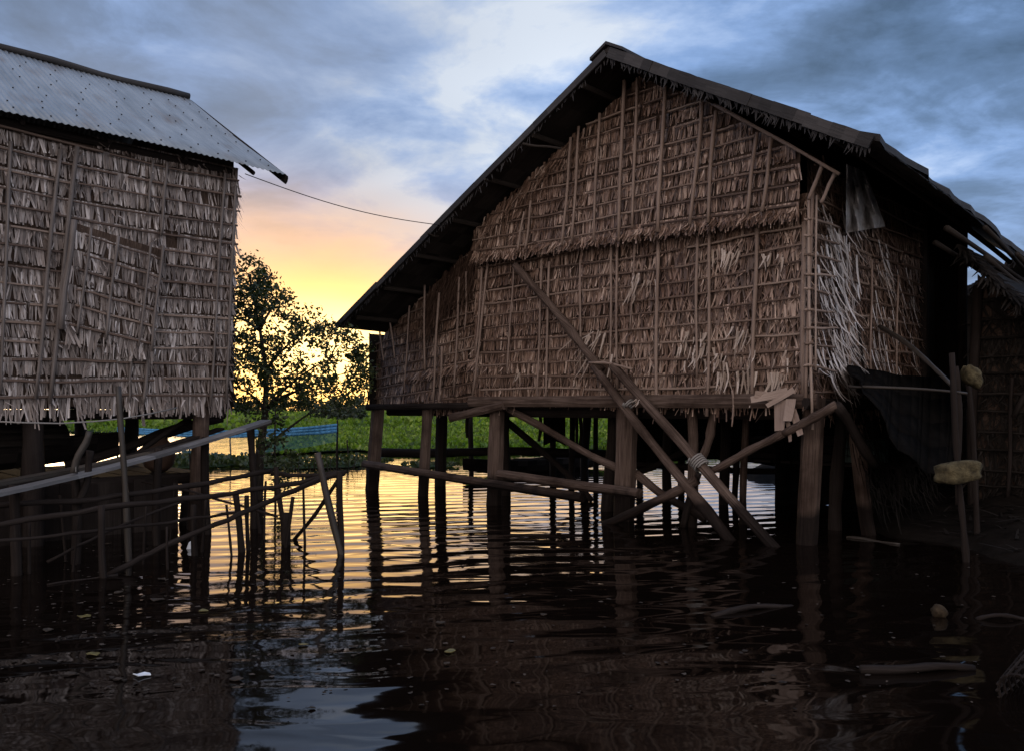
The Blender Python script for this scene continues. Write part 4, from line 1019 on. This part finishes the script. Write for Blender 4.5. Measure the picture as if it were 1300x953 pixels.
def clump(cx, cy, rx, ry, n, hmax, size, label, grp='loose clumps of water hyacinth'):
    global mb
    mb = MB(); c = on_level(cx, cy)
    k = 24; ring = [Vector((c.x + math.cos(6.283 * i / k) * rx * .9, c.y + math.sin(6.283 * i / k) * ry * .9, .02 + .01 * (i % 2))) for i in range(k)]
    for i in range(k): mb.face([Vector((c.x, c.y, .05)), ring[i], ring[(i + 1) % k]], [(0, 0), (0, 1), (1, 1)], 1)
    for i in range(n):
        th, q = r.uniform(0, 6.283), r.random() ** .5
        hy_leaf(c.x + math.cos(th) * q * rx, c.y + math.sin(th) * q * ry, .02 + hmax * r.random() * (1.1 - q), r.uniform(.7, 1.2) * size)
    return tag(mb.build('water_hyacinth_clump', ['tree_leaf', 'mat_base'], origin=Vector((c.x, c.y, 0))), label, 'water plants', grp)
clump(245, 590, 1.3, 1.5, 900, .28, .11, 'dark clump of water hyacinth afloat behind the corner post of the metal roofed house')
clump(385, 592, 1.5, .9, 420, .20, .10, 'straggly clump of water plants between the tree and the fence end')
clump(448, 588, 1.0, .9, 330, .18, .10, 'small clump of water plants beside the leftmost post of the big house')
clump(310, 588, .9, 1.0, 300, .2, .10, 'low clump of water plants just right of the metal roofed house')
clump(545, 592, .7, .5, 160, .12, .09, 'sparse clump of water plants between the left posts of the big house')
# twiggy stems
mb = MB()
for i in range(60):
    p = on_level(r.uniform(360, 470), r.uniform(586, 603)); p.z = -.05; mb.pole(p, p + Vector((r.uniform(-.12, .12), 0, r.uniform(.12, .4))), .008, .005, .03, seg=3, sides=4)
tag(mb.build('water_reeds', ['bark'], origin=on_level(415, 595)), 'thin dead reed stems poking out of the bright water', 'reeds', kind='stuff')

# far trees: one source tree, copies along the horizon
def far_tree(name, loc, h, w, seed, label, group):
    rr = random.Random(seed); t = thing(name, loc, label, 'tree', group)
    mbt = MB(); mbt.pole(Vector(loc) - UP * .2, Vector(loc) + UP * h * .6, .06 * h, .02 * h, .04 * h, seg=4, sides=6)
    for k in range(5):
        mbt.pole(Vector(loc) + UP * h * .35, Vector(loc) + Vector((rr.uniform(-.4, .4) * w, rr.uniform(-.4, .4) * w, h * rr.uniform(.5, .85))), .02 * h, .008 * h, .02, seg=3, sides=5)
    mbt.build('trunk', ['bark'], t)
    cs = [(Vector(loc) + Vector((rr.uniform(-.42, .42) * w, rr.uniform(-.42, .42) * w, h * rr.uniform(.3, .88))), .2 * w * rr.uniform(.6, 1.1)) for _ in range(14)]
    mc = MB(); leaf_cloud(mc, cs, 1300, .075 * w, rr); mc.build('crown', ['far_leaf'], t)
    return t
FG = 'trees on the far horizon'
src = [far_tree('distant_tree', (-13.0, 62, 0.1), 2.3, 3.2, 3, 'round dark bush on the horizon just left of the big house', FG), far_tree('distant_tree', (-14.6, 66, .1), 1.7, 3.6, 4, 'low dark bush on the horizon behind the fence end', FG)]
def copy_tree(o, loc, sx, sz, rz, label):
    c = o.copy(); col.objects.link(c); c.location = loc; c.scale = (sx, sx, sz); c.rotation_euler = (0, 0, rz); c['label'] = label
    for ch in [x for x in o.children]:
        d = ch.copy(); col.objects.link(d); d.parent = c
    return c
k = 0
for i in range(46):
    y = r.uniform(150, 185); x = (-.56 + .0245 * i + r.uniform(-.006, .006)) * y
    copy_tree(src[i % 2], (x, y, .1), r.uniform(1.2, 2.2), r.uniform(.75, 1.35), r.uniform(0, 6), 'one of the small dark trees in the line along the far horizon')

# blue net
net = thing('fishing_net', on_level(330, 600) * 1.0, 'blue fishing net strung between stakes over the water beyond the fence', 'net')
nd = 17.0
mb = MB(); nx, ny = 40, 6
def ntop(f): return 541 + 6 * math.sin(math.pi * f) ** 1.0 + (1 - f) * 3 - 3 * max(0, f - .9) * 10 * .3
def npt(f, g):
    x = 150 + 278 * f; q = at(x, ntop(f) + g * (20 + 8 * math.sin(math.pi * f)), nd + 2 * (1 - f) + .10 * math.sin(f * 22 + g * 2)); return q
for i in range(nx):
    for j in range(ny):
        f0, f1, g0, g1 = i / nx, (i + 1) / nx, j / ny, (j + 1) / ny
        mb.face([npt(f0, g0), npt(f0, g1), npt(f1, g1), npt(f1, g0)], [(f0 * 4.6, g0 * .4), (f0 * 4.6, g1 * .4), (f1 * 4.6, g1 * .4), (f1 * 4.6, g0 * .4)])
mb.build('mesh_sheet', ['net'], net)
mb = MB()
for i in range(nx):                                # thick bunched hem
    for j in range(3):
        def hp(f, j): return npt(f, 0) + UP * (.05 - (.045 + .02 * f) * j) - Vector((0, .012 * math.sin(j * 1.3 + f * 30) + .05, 0))
        f0, f1 = i / nx, (i + 1) / nx
        mb.face([hp(f0, j), hp(f0, j + 1), hp(f1, j + 1), hp(f1, j)], [(0, 0), (0, .1), (.1, .1), (.1, 0)])
hm = mb.build('hem', ['net_rim'], net, smooth=True); hm.modifiers.new('thickness', 'SOLIDIFY').thickness = .01
for f in (0, .33, .66, 1.0):
    p = npt(f, 0); MB().pole(Vector((p.x + .02, p.y, -.5)), p + UP * .12, .025, .02, .03).build('stake', ['dark_timber'], net, smooth=True)
G5 = 'thin stakes standing in the far water'
for x, yb, yt, lb in ((443, 588, 558, 'short bent stake in the water right of the blue net'), (205, 584, 548, 'thin stake standing by the blue net left of the corner post'), (295, 584, 545, 'thin stake standing in the water in front of the blue net middle')):
    p = on_level(x, yb); tag(MB().pole(p - UP * .4, at(x - 2, yt, p.y), .025, .018, .03).build('water_stake', ['dark_timber'], smooth=True), lb, 'stake', G5)

# overhead cable
p0, p1 = on_left(311, 221, .05), on_front(566, 287, OV); pts = [p0.lerp(p1, k / 20) - UP * ((.10 * math.sin(math.pi * k / 20))) for k in range(21)]
tag(MB().tube(pts, .0055, 6).build('overhead_cable', ['black_rubber'], smooth=True), 'thin black cable sagging through the air between the two houses', 'cable')

# ================================================================== RIGHT NEIGHBOUR AND BANK
hut = thing('thatched_hut', at(1330, 700, 8.6) * 1.0, 'dark neglected thatch hut at the right edge of the photo', 'house')
base_of[hut.name] = Vector(hut.location)
H0 = Vector((5.55, 9.5, 0))                         # its near left corner
def hp(u, w, z): return H0 - B * u + A * w + UP * z   # u towards the viewer's right, w away
mb = MB()
fh = lambda u, v, n: hp(u, -n, v)
htop = lambda u: max(.9, 3.0 - 1.15 * max(u, 0))
sheet(mb, fh, 0, 2.0, lambda u: .2, lambda u: htop(u), -.01, 1)
thatch(mb, fh, -B, -A, 0, 2.0, .5, 2.8, top=lambda u: htop(u), seed=61, ms=0, messy=2.0, shag=lambda u, v: .6, row=.22)
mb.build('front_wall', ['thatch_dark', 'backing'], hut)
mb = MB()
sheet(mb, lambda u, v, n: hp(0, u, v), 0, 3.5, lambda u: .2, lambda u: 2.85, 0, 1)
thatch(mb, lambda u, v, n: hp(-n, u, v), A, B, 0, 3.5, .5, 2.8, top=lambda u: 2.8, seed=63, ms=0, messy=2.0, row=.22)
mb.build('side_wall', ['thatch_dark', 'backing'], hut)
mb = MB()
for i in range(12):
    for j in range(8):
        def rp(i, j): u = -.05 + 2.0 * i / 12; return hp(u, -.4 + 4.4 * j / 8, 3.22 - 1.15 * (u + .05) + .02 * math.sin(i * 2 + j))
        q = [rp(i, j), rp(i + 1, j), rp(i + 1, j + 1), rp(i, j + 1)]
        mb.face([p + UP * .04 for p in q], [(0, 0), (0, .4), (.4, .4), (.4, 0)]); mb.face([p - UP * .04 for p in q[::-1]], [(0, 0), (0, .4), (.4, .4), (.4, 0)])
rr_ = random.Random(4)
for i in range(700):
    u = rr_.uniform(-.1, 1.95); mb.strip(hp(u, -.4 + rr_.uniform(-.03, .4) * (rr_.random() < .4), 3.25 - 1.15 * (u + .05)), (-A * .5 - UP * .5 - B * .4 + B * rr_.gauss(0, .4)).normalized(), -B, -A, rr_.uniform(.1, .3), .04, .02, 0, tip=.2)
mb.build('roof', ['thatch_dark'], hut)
for u, w in ((0, 0), (1.5, -.05), (0, 3.4)): MB().pole(hp(u, w - .06, -.6), hp(u, w - .06, 2.85 - 1.15 * u), .06, .055, .03).build('post', ['dark_timber'], hut, smooth=True)
for k, u in enumerate((.35, .62, 1.0, 1.25, 1.6, 2.1)): MB().pole(hp(u, -.14, .3), hp(u + .04, -.12, 1.75 + .1 * (k % 3)), .022, .02, .02).build('bamboo_stick', ['dark_timber'], hut, smooth=True)
tag(MB().pole(hp(.45, -.35, 1.3), hp(.95, -.30, 2.35), .03, .025, .02).build('leaning_stick', ['dark_timber'], smooth=True), 'thin dark stick leaning against the neglected hut', 'stick')

# far hut roof behind, only a dark gable against the sky
h2 = thing('far_hut', Vector((10.6, 15.5, 0)), 'dark hut roof peeking out behind the neglected hut at the right', 'house')
mb = MB(); c = Vector((10.9, 15.5, 0)); 
def q2(u, w, z): return c - B * u + A * w + UP * z
for sg in (-1, 1):
    for i in range(6):
        a, b = i / 6, (i + 1) / 6
        Z = lambda f: 4.5 - 1.5 * f - .05 * math.sin(f * 6)
        pa = [q2(sg * 2.6 * a, -1.5, Z(a)), q2(sg * 2.6 * b, -1.5, Z(b)), q2(sg * 2.6 * b, 3, Z(b)), q2(sg * 2.6 * a, 3, Z(a))]
        mb.face([p + UP * .05 for p in pa], [(0, 0), (0, 1), (1, 1), (1, 0)]); mb.face([p - UP * .05 for p in pa[::-1]], [(0, 0), (0, 1), (1, 1), (1, 0)])
        mb.face([pa[0] - UP * .05, pa[1] - UP * .05, pa[1] + UP * .05, pa[0] + UP * .05], [(0, 0), (0, 1), (1, 1), (1, 0)])
for i in range(300):
    f = rr_.random(); sg = rr_.choice((-1, 1)); mb.strip(q2(sg * 2.6 * f, -1.5 + rr_.uniform(-.1, 0), 4.55 - 1.5 * f), (-UP - A * .6 + B * rr_.gauss(0, .5)).normalized(), B, -A, rr_.uniform(.1, .35), .05, .03, 0, tip=.2)
mb.build('roof', ['thatch_dark'], h2)
mb = MB(); mb.box(q2(0, .8, 1.5), B * 2.1, A * 1.9, UP * 1.55); mb.build('wall', ['thatch_dark'], h2)
MB().box(q2(0, -1.13, 3.35), B * 1.6, A * .02, UP * .3).build('gable_board', ['thatch_dark'], h2)

# ================================================================== WATER, BANK, DEBRIS
mb = MB()
ys = [-40, -5, 2, 6, 10, 16, 26, 45, 90, 200, 500, 1600]; xs = [-1500, -400, -120, -40, -15, 0, 15, 40, 120, 400, 1500]
for a, b in zip(xs, xs[1:]):
    for c0, d0 in zip(ys, ys[1:]): mb.face([Vector((a, c0, 0)), Vector((b, c0, 0)), Vector((b, d0, 0)), Vector((a, d0, 0))], [(0, 0), (1, 0), (1, 1), (0, 1)])
tag(mb.build('water', ['water'], origin=Vector((0, 0, 0))), 'dark rippled river water shining gold where it mirrors the sunset', 'water', kind='structure')
# mud bank: rises at the right edge and along the viewer's feet
mb = MB(); NX, NY = 150, 90
def bank_h(x, y):
    nz = .05 * math.sin(x * 2.1 + y * 1.3) + .04 * math.sin(x * 5.3 - y * 3.1) + .025 * math.sin(x * 11 + y * 7) + .012 * math.sin(x * 23 - y * 19)
    b = (x - (4.35 + .05 * (y - 6) + .25 * math.sin(y * 1.1))) * .28 + nz          # right shore
    return max(b, -.25)
P = {}
for i in range(NX + 1):
    for j in range(NY + 1):
        x = -9 + 24 * i / NX; y = -4 + 22 * j / NY; P[i, j] = Vector((x, y, min(bank_h(x, y), .7 + .05 * math.sin(x * 3 + y * 2))))
for i in range(NX):
    for j in range(NY):
        q = [P[i, j], P[i + 1, j], P[i + 1, j + 1], P[i, j + 1]]
        if max(p.z for p in q) > -.2: mb.face(q, [(p.x, p.y) for p in q])
o = mb.build('mud_bank', ['mud'], smooth=True, origin=Vector((0, 0, 0)))
import bmesh
bm = bmesh.new(); bm.from_mesh(o.data); bmesh.ops.remove_doubles(bm, verts=bm.verts, dist=1e-4); bm.to_mesh(o.data); bm.free()
tag(o, 'dark wet mud bank along the right side', 'ground', kind='structure')

def floating(x, y, x2, y2, r0, label, m_='dark_timber', name='driftwood', cat='driftwood', group='driftwood in the near water', z=.0):
    return tag(MB().pole(on_level(x, y, z), on_level(x2, y2, z), r0, r0 * .7, .03, seg=9).build(name, [m_], smooth=True), label, cat, group)
floating(905, 782, 1006, 768, .022, 'thin crooked driftwood branch floating in front of the near corner post')
floating(1075, 682, 1142, 691, .02, 'pale straight driftwood stick by the foot of the big house', 'bamboo')
floating(1240, 786, 1310, 787, .015, 'thin dark driftwood cane at the right edge', 'dark_timber')
floating(1092, 851, 1236, 847, .026, 'thick dark driftwood log at the bottom right', 'dark_timber', z=.008)
floating(150, 590 + 140, 60, 742, .014, 'slim dark driftwood stick in the shade under the left fence')
lump('coconut_husk', on_level(1192, 776, .03), .05, .05, .05, 'husk', 'brown coconut husk floating at the lower right', 'husk', 0, 7, 0, .1)
# coiled wicker fish trap in the bottom right corner
ft = thing('fish_trap', on_level(1292, 858), 'dark wicker fish trap lying in the bottom right corner', 'fish trap')
c = on_level(1322, 866, .06); mb = MB(); axd = Vector((.8, .5, .12)).normalized(); xx = axd.cross(UP).normalized(); yy = axd.cross(xx)
for k in range(7):
    rr = .10 + .012 * k; cc = c + axd * (.07 * k - .2); mb.tube([cc + xx * math.cos(a * .3927) * rr + yy * math.sin(a * .3927) * rr for a in range(17)], .008, 5)
mb.build('hoops', ['dark_timber'], ft); mb = MB()
for k in range(18):
    a = 6.283 * k / 18; mb.tube([c + axd * (.07 * q - .22) + (xx * math.cos(a) + yy * math.sin(a)) * (.10 + .012 * q) for q in range(8)], .006, 5)
mb.build('canes', ['dark_timber'], ft)
# white bottle and scraps
bp = on_level(242, 693, .02)
prof = [(.0, -.07), (.03, -.07), (.032, .03), (.014, .06), (.014, .085), (0, .085)]
def tilt_lathe(c, prof, ax):
    mbx = MB(); x = ax.cross(UP).normalized(); y = ax.cross(x); n = 12; rings = [[c + ax * z + (x * math.cos(6.283 * k / n) + y * math.sin(6.283 * k / n)) * max(rr, .001) for k in range(n)] for rr, z in prof]
    for a, b in zip(rings, rings[1:]):
        for k in range(n): mbx.face([a[k], a[(k + 1) % n], b[(k + 1) % n], b[k]], [(0, 0)] * 4)
    return mbx
tag(tilt_lathe(bp, prof, Vector((.3, .2, .93)).normalized()).build('plastic_bottle', ['white_plastic'], smooth=True), 'white plastic bottle bobbing behind the left fence', 'bottle')
def scrap(x, y, s, m_, label, name, cat, group=None, seed=1, z=.004):
    rr = random.Random(seed); c = on_level(x, y, z); mbx = MB(); n = 8; a0 = rr.uniform(0, 6)
    ring = [c + Vector((math.cos(6.283 * k / n + a0) * s * rr.uniform(.6, 1.1), math.sin(6.283 * k / n + a0) * s * rr.uniform(.4, .9), .004 + s * .25 * rr.random())) for k in range(n)]
    for k in range(n): mbx.face([c + UP * s * .12, ring[k], ring[(k + 1) % n]], [(0, 0)] * 3)
    o = mbx.build(name, [m_]); o.modifiers.new('thickness', 'SOLIDIFY').thickness = .004
    return tag(o, label, cat, group)
scrap(180, 857, .045, 'white_plastic', 'crumpled white plastic scrap floating near the bottom left', 'plastic_scrap', 'litter')
for k, (x, y, s) in enumerate(((107, 782, .06), (137, 690, .05), (200, 761, .07), (150, 752, .05), (232, 760, .05), (258, 775, .05), (205, 735, .06), (470, 802, .035), (448, 820, .04), (545, 825, .05), (570, 827, .05), (567, 842, .03), (485, 850, .03), (150, 862, .04), (90, 856, .05), (385, 818, .04), (560, 790, .05), (690, 780, .04), (1015, 777, .02), (1262, 757, .02), (118, 830, .06), (60, 800, .05), (300, 862, .05))):
    scrap(x, y, s * .75, 'yellow_leaf' if k % 5 == 0 else 'bark', 'small fallen leaf floating on the dark near water', 'floating_leaf', 'leaf', 'fallen leaves afloat', k + 3)
mb = MB(); rz = random.Random(71)
for i in range(620):
    q = rz.random()
    if q < .5: x, y = rz.gauss(150, 90), rz.uniform(690, 880)
    elif q < .8: x, y = rz.gauss(420, 60), rz.gauss(800, 45)
    else: x, y = rz.uniform(520, 1250), rz.uniform(690, 900)
    c = on_level(x, max(y, 640), .004); a0 = rz.uniform(0, 6); sz = rz.uniform(.006, .022); n_ = 5
    mb.face([c + Vector((math.cos(6.283 * k / n_ + a0) * sz * rz.uniform(.5, 1.2), math.sin(6.283 * k / n_ + a0) * sz * rz.uniform(.4, 1), rz.uniform(0, .006))) for k in range(n_)], [(0, 0)] * n_)
tag(mb.build('floating_scum', ['bark'], origin=Vector((0, 6, 0))), 'fine dark specks of weed and scum drifting on the near water', 'scum', kind='stuff')
# litter on the right bank
rr_ = random.Random(12)
mb = MB()
for i in range(900):
    x = rr_.uniform(4.6, 8.0); y = rr_.uniform(5.2, 10.5); z = bank_h(x, y)
    if z < .01: continue
    th = rr_.uniform(0, 6.283); d = Vector((math.cos(th), math.sin(th), rr_.uniform(-.05, .3))).normalized()
    mb.strip(Vector((x, y, min(z, .7) + .02)), d, d.cross(UP).normalized(), UP, rr_.uniform(.08, .35), rr_.uniform(.012, .04), -.02, 0, tip=.3)
tag(mb.build('bank_litter', ['thatch_dark'], origin=Vector((6, 8, 0))), 'scattered dry leaf litter covering the dark right bank', 'litter', kind='stuff')

# ================================================================== SKY, SUN, CAMERA
w = bpy.data.worlds.new('World'); sc.world = w; w.use_nodes = True
nt = w.node_tree; lk = nt.links.new; bg = nt.nodes['Background']; out = nt.nodes['World Output']
SUN_AZ = math.atan2(415 - CX, F)                    # middle of the afterglow
LAMP_AZ, LAMP_EL = math.atan2(110 - CX, F), rad(2.5)  # lamp moved behind the left house to hide its glint on the water
def mth(op, a, b=None, c=None, clamp=False):
    n = nt.nodes.new('ShaderNodeMath'); n.operation = op; n.use_clamp = clamp
    for i, v in enumerate((a, b, c)):
        if v is None: continue
        if hasattr(v, 'is_linked'): lk(v, n.inputs[i])
        else: n.inputs[i].default_value = v
    return n.outputs[0]
tc = nt.nodes.new('ShaderNodeTexCoord'); sx = nt.nodes.new('ShaderNodeSeparateXYZ'); lk(tc.outputs['Generated'], sx.inputs[0])
X, Y, Z = sx.outputs
az = mth('ARCTAN2', X, Y); el = mth('ARCSINE', Z)
elp = mth('MAXIMUM', el, 0.0)
def lobe(a0, e0, wa, we):
    da = mth('DIVIDE', mth('SUBTRACT', az, a0), wa); de = mth('DIVIDE', mth('SUBTRACT', el, e0), we)
    return mth('EXPONENT', mth('MULTIPLY', mth('ADD', mth('MULTIPLY', da, da), mth('MULTIPLY', de, de)), -1.0))
# clouds on a plane overhead
inv = mth('DIVIDE', 1.0, mth('ADD', elp, 0.16))
cx_, cy_ = mth('MULTIPLY', X, inv), mth('MULTIPLY', Y, inv)
cb = nt.nodes.new('ShaderNodeCombineXYZ'); lk(cx_, cb.inputs[0]); lk(cy_, cb.inputs[1]); cb.inputs[2].default_value = 3.1
def noise(scale, detail, rough, dist=0.0, off=0.0):
    mp = nt.nodes.new('ShaderNodeMapping'); mp.inputs['Location'].default_value = (off, off * .7, 0); lk(cb.outputs[0], mp.inputs[0])
    n = nt.nodes.new('ShaderNodeTexNoise'); n.inputs['Scale'].default_value = scale; n.inputs['Detail'].default_value = detail; n.inputs['Roughness'].default_value = rough; n.inputs['Distortion'].default_value = dist
    lk(mp.outputs[0], n.inputs['Vector']); return n.outputs['Fac']
n1 = noise(1.5, 7, .56, .5, 1.7); n2 = noise(3.6, 6, .6, .3, 5.0); n3 = noise(.8, 3, .5, .2, 9.0)
cl = mth('ADD', mth('MULTIPLY', n1, .62), mth('MULTIPLY', n2, .38))
bright = lobe(.03, .42, .17, .26); dark_r = lobe(.62, .48, .32, .22); dark_l = lobe(-.50, .50, .25, .17)
clx = mth('ADD', cl, mth('MULTIPLY_ADD', bright, .115, .014))
clx = mth('SUBTRACT', clx, mth('MULTIPLY', dark_r, .15)); clx = mth('SUBTRACT', clx, mth('MULTIPLY', dark_l, .07))
def wramp(src, stops):
    n = ramp(nt, stops); lk(src, n.inputs[0]); return n.outputs[0]
cool = wramp(clx, [(.33, (.055, .11, .205)), (.425, (.12, .215, .40)), (.50, (.23, .385, .71)), (.56, (.40, .56, .88)), (.645, (.80, .88, 1.0))])
grey = wramp(n3, [(.40, (0, 0, 0)), (.60, (.75, .75, .75))])
greyf = mth('MULTIPLY', mth('MULTIPLY', grey, .75), lobe(-.25, .34, .45, .30))
skyc = mixc(nt, cool, (.27, .31, .40), greyf)
# low light band all round and the warm glow where the sun went down
low = mth('EXPONENT', mth('MULTIPLY', elp, -6.5)); lowf = mth('MULTIPLY', low, .40)
skyc = mixc(nt, skyc, (.55, .66, .80), lowf)
pink = lobe(SUN_AZ - .05, .205, .20, .055)
skyc = mixc(nt, skyc, (.95, .60, .40), mth('MULTIPLY', pink, mth('ADD', mth('MULTIPLY', n2, .9), .35), None, True))
org = lobe(SUN_AZ, .145, .20, .050)
skyc = mixc(nt, skyc, (1.22, .64, .23), mth('MULTIPLY', org, .9, None, True))
glow = lobe(SUN_AZ, .03, .40, .09)
skyc = mixc(nt, skyc, (3.3, 1.75, .40), mth('MULTIPLY', glow, .98, None, True))
core = lobe(SUN_AZ, .07, .14, .05)
skyc = mixc(nt, skyc, (3.2, 2.2, .85), core)
# behind the viewer: unseen sky brightened and tinted to fill the house fronts
back = mth('MULTIPLY', mth('ADD', mth('MULTIPLY', Y, -1.2), .1), 1.0, None, True)
side = mth('MULTIPLY_ADD', X, .5, .5, True)
backc = mixc(nt, (1.80, 1.40, 1.16), (1.27, 1.30, 1.44), side)
skyc = mixc(nt, skyc, backc, mth('MULTIPLY', back, .85))
lk(skyc, bg.inputs['Color']); bg.inputs['Strength'].default_value = 1.0
ns = nt.nodes.new('ShaderNodeTexSky'); ns.sky_type = 'NISHITA'; ns.sun_disc = False; ns.sun_elevation = LAMP_EL; ns.sun_rotation = LAMP_AZ
bg2 = nt.nodes.new('ShaderNodeBackground'); lk(ns.outputs[0], bg2.inputs['Color']); bg2.inputs['Strength'].default_value = 0.015
ad = nt.nodes.new('ShaderNodeAddShader'); lk(bg.outputs[0], ad.inputs[0]); lk(bg2.outputs[0], ad.inputs[1]); lk(ad.outputs[0], out.inputs['Surface'])

sl = bpy.data.lights.new('sun', 'SUN'); sl.energy = 0.32; sl.angle = rad(12.0); sl.color = (1.0, .72, .42)
so = bpy.data.objects.new('sun', sl); col.objects.link(so)
sd = Vector((math.sin(LAMP_AZ) * math.cos(LAMP_EL), math.cos(LAMP_AZ) * math.cos(LAMP_EL), math.sin(LAMP_EL)))
so.rotation_euler = sd.to_track_quat('Z', 'Y').to_euler()

cam = bpy.data.cameras.new('camera'); co = bpy.data.objects.new('camera', cam); col.objects.link(co)
cam.sensor_width = 36; cam.lens = 36 * F / 1300; cam.shift_y = (HY - 476.5) / 1300; cam.clip_start = .05; cam.clip_end = 4000
co.location = (0, 0, CH); co.rotation_euler = (math.pi / 2, 0, 0); sc.camera = co
vs = sc.view_settings; vs.view_transform = 'Standard'; vs.look = 'None'; vs.exposure = 0; vs.gamma = 1; vs.use_curve_mapping = False
sc.display_settings.display_device = 'sRGB'
sc.render.engine = 'CYCLES'
sc.cycles.use_denoising = True
sc.cycles.max_bounces = 6; sc.cycles.diffuse_bounces = 3; sc.cycles.glossy_bounces = 3; sc.cycles.transparent_max_bounces = 8
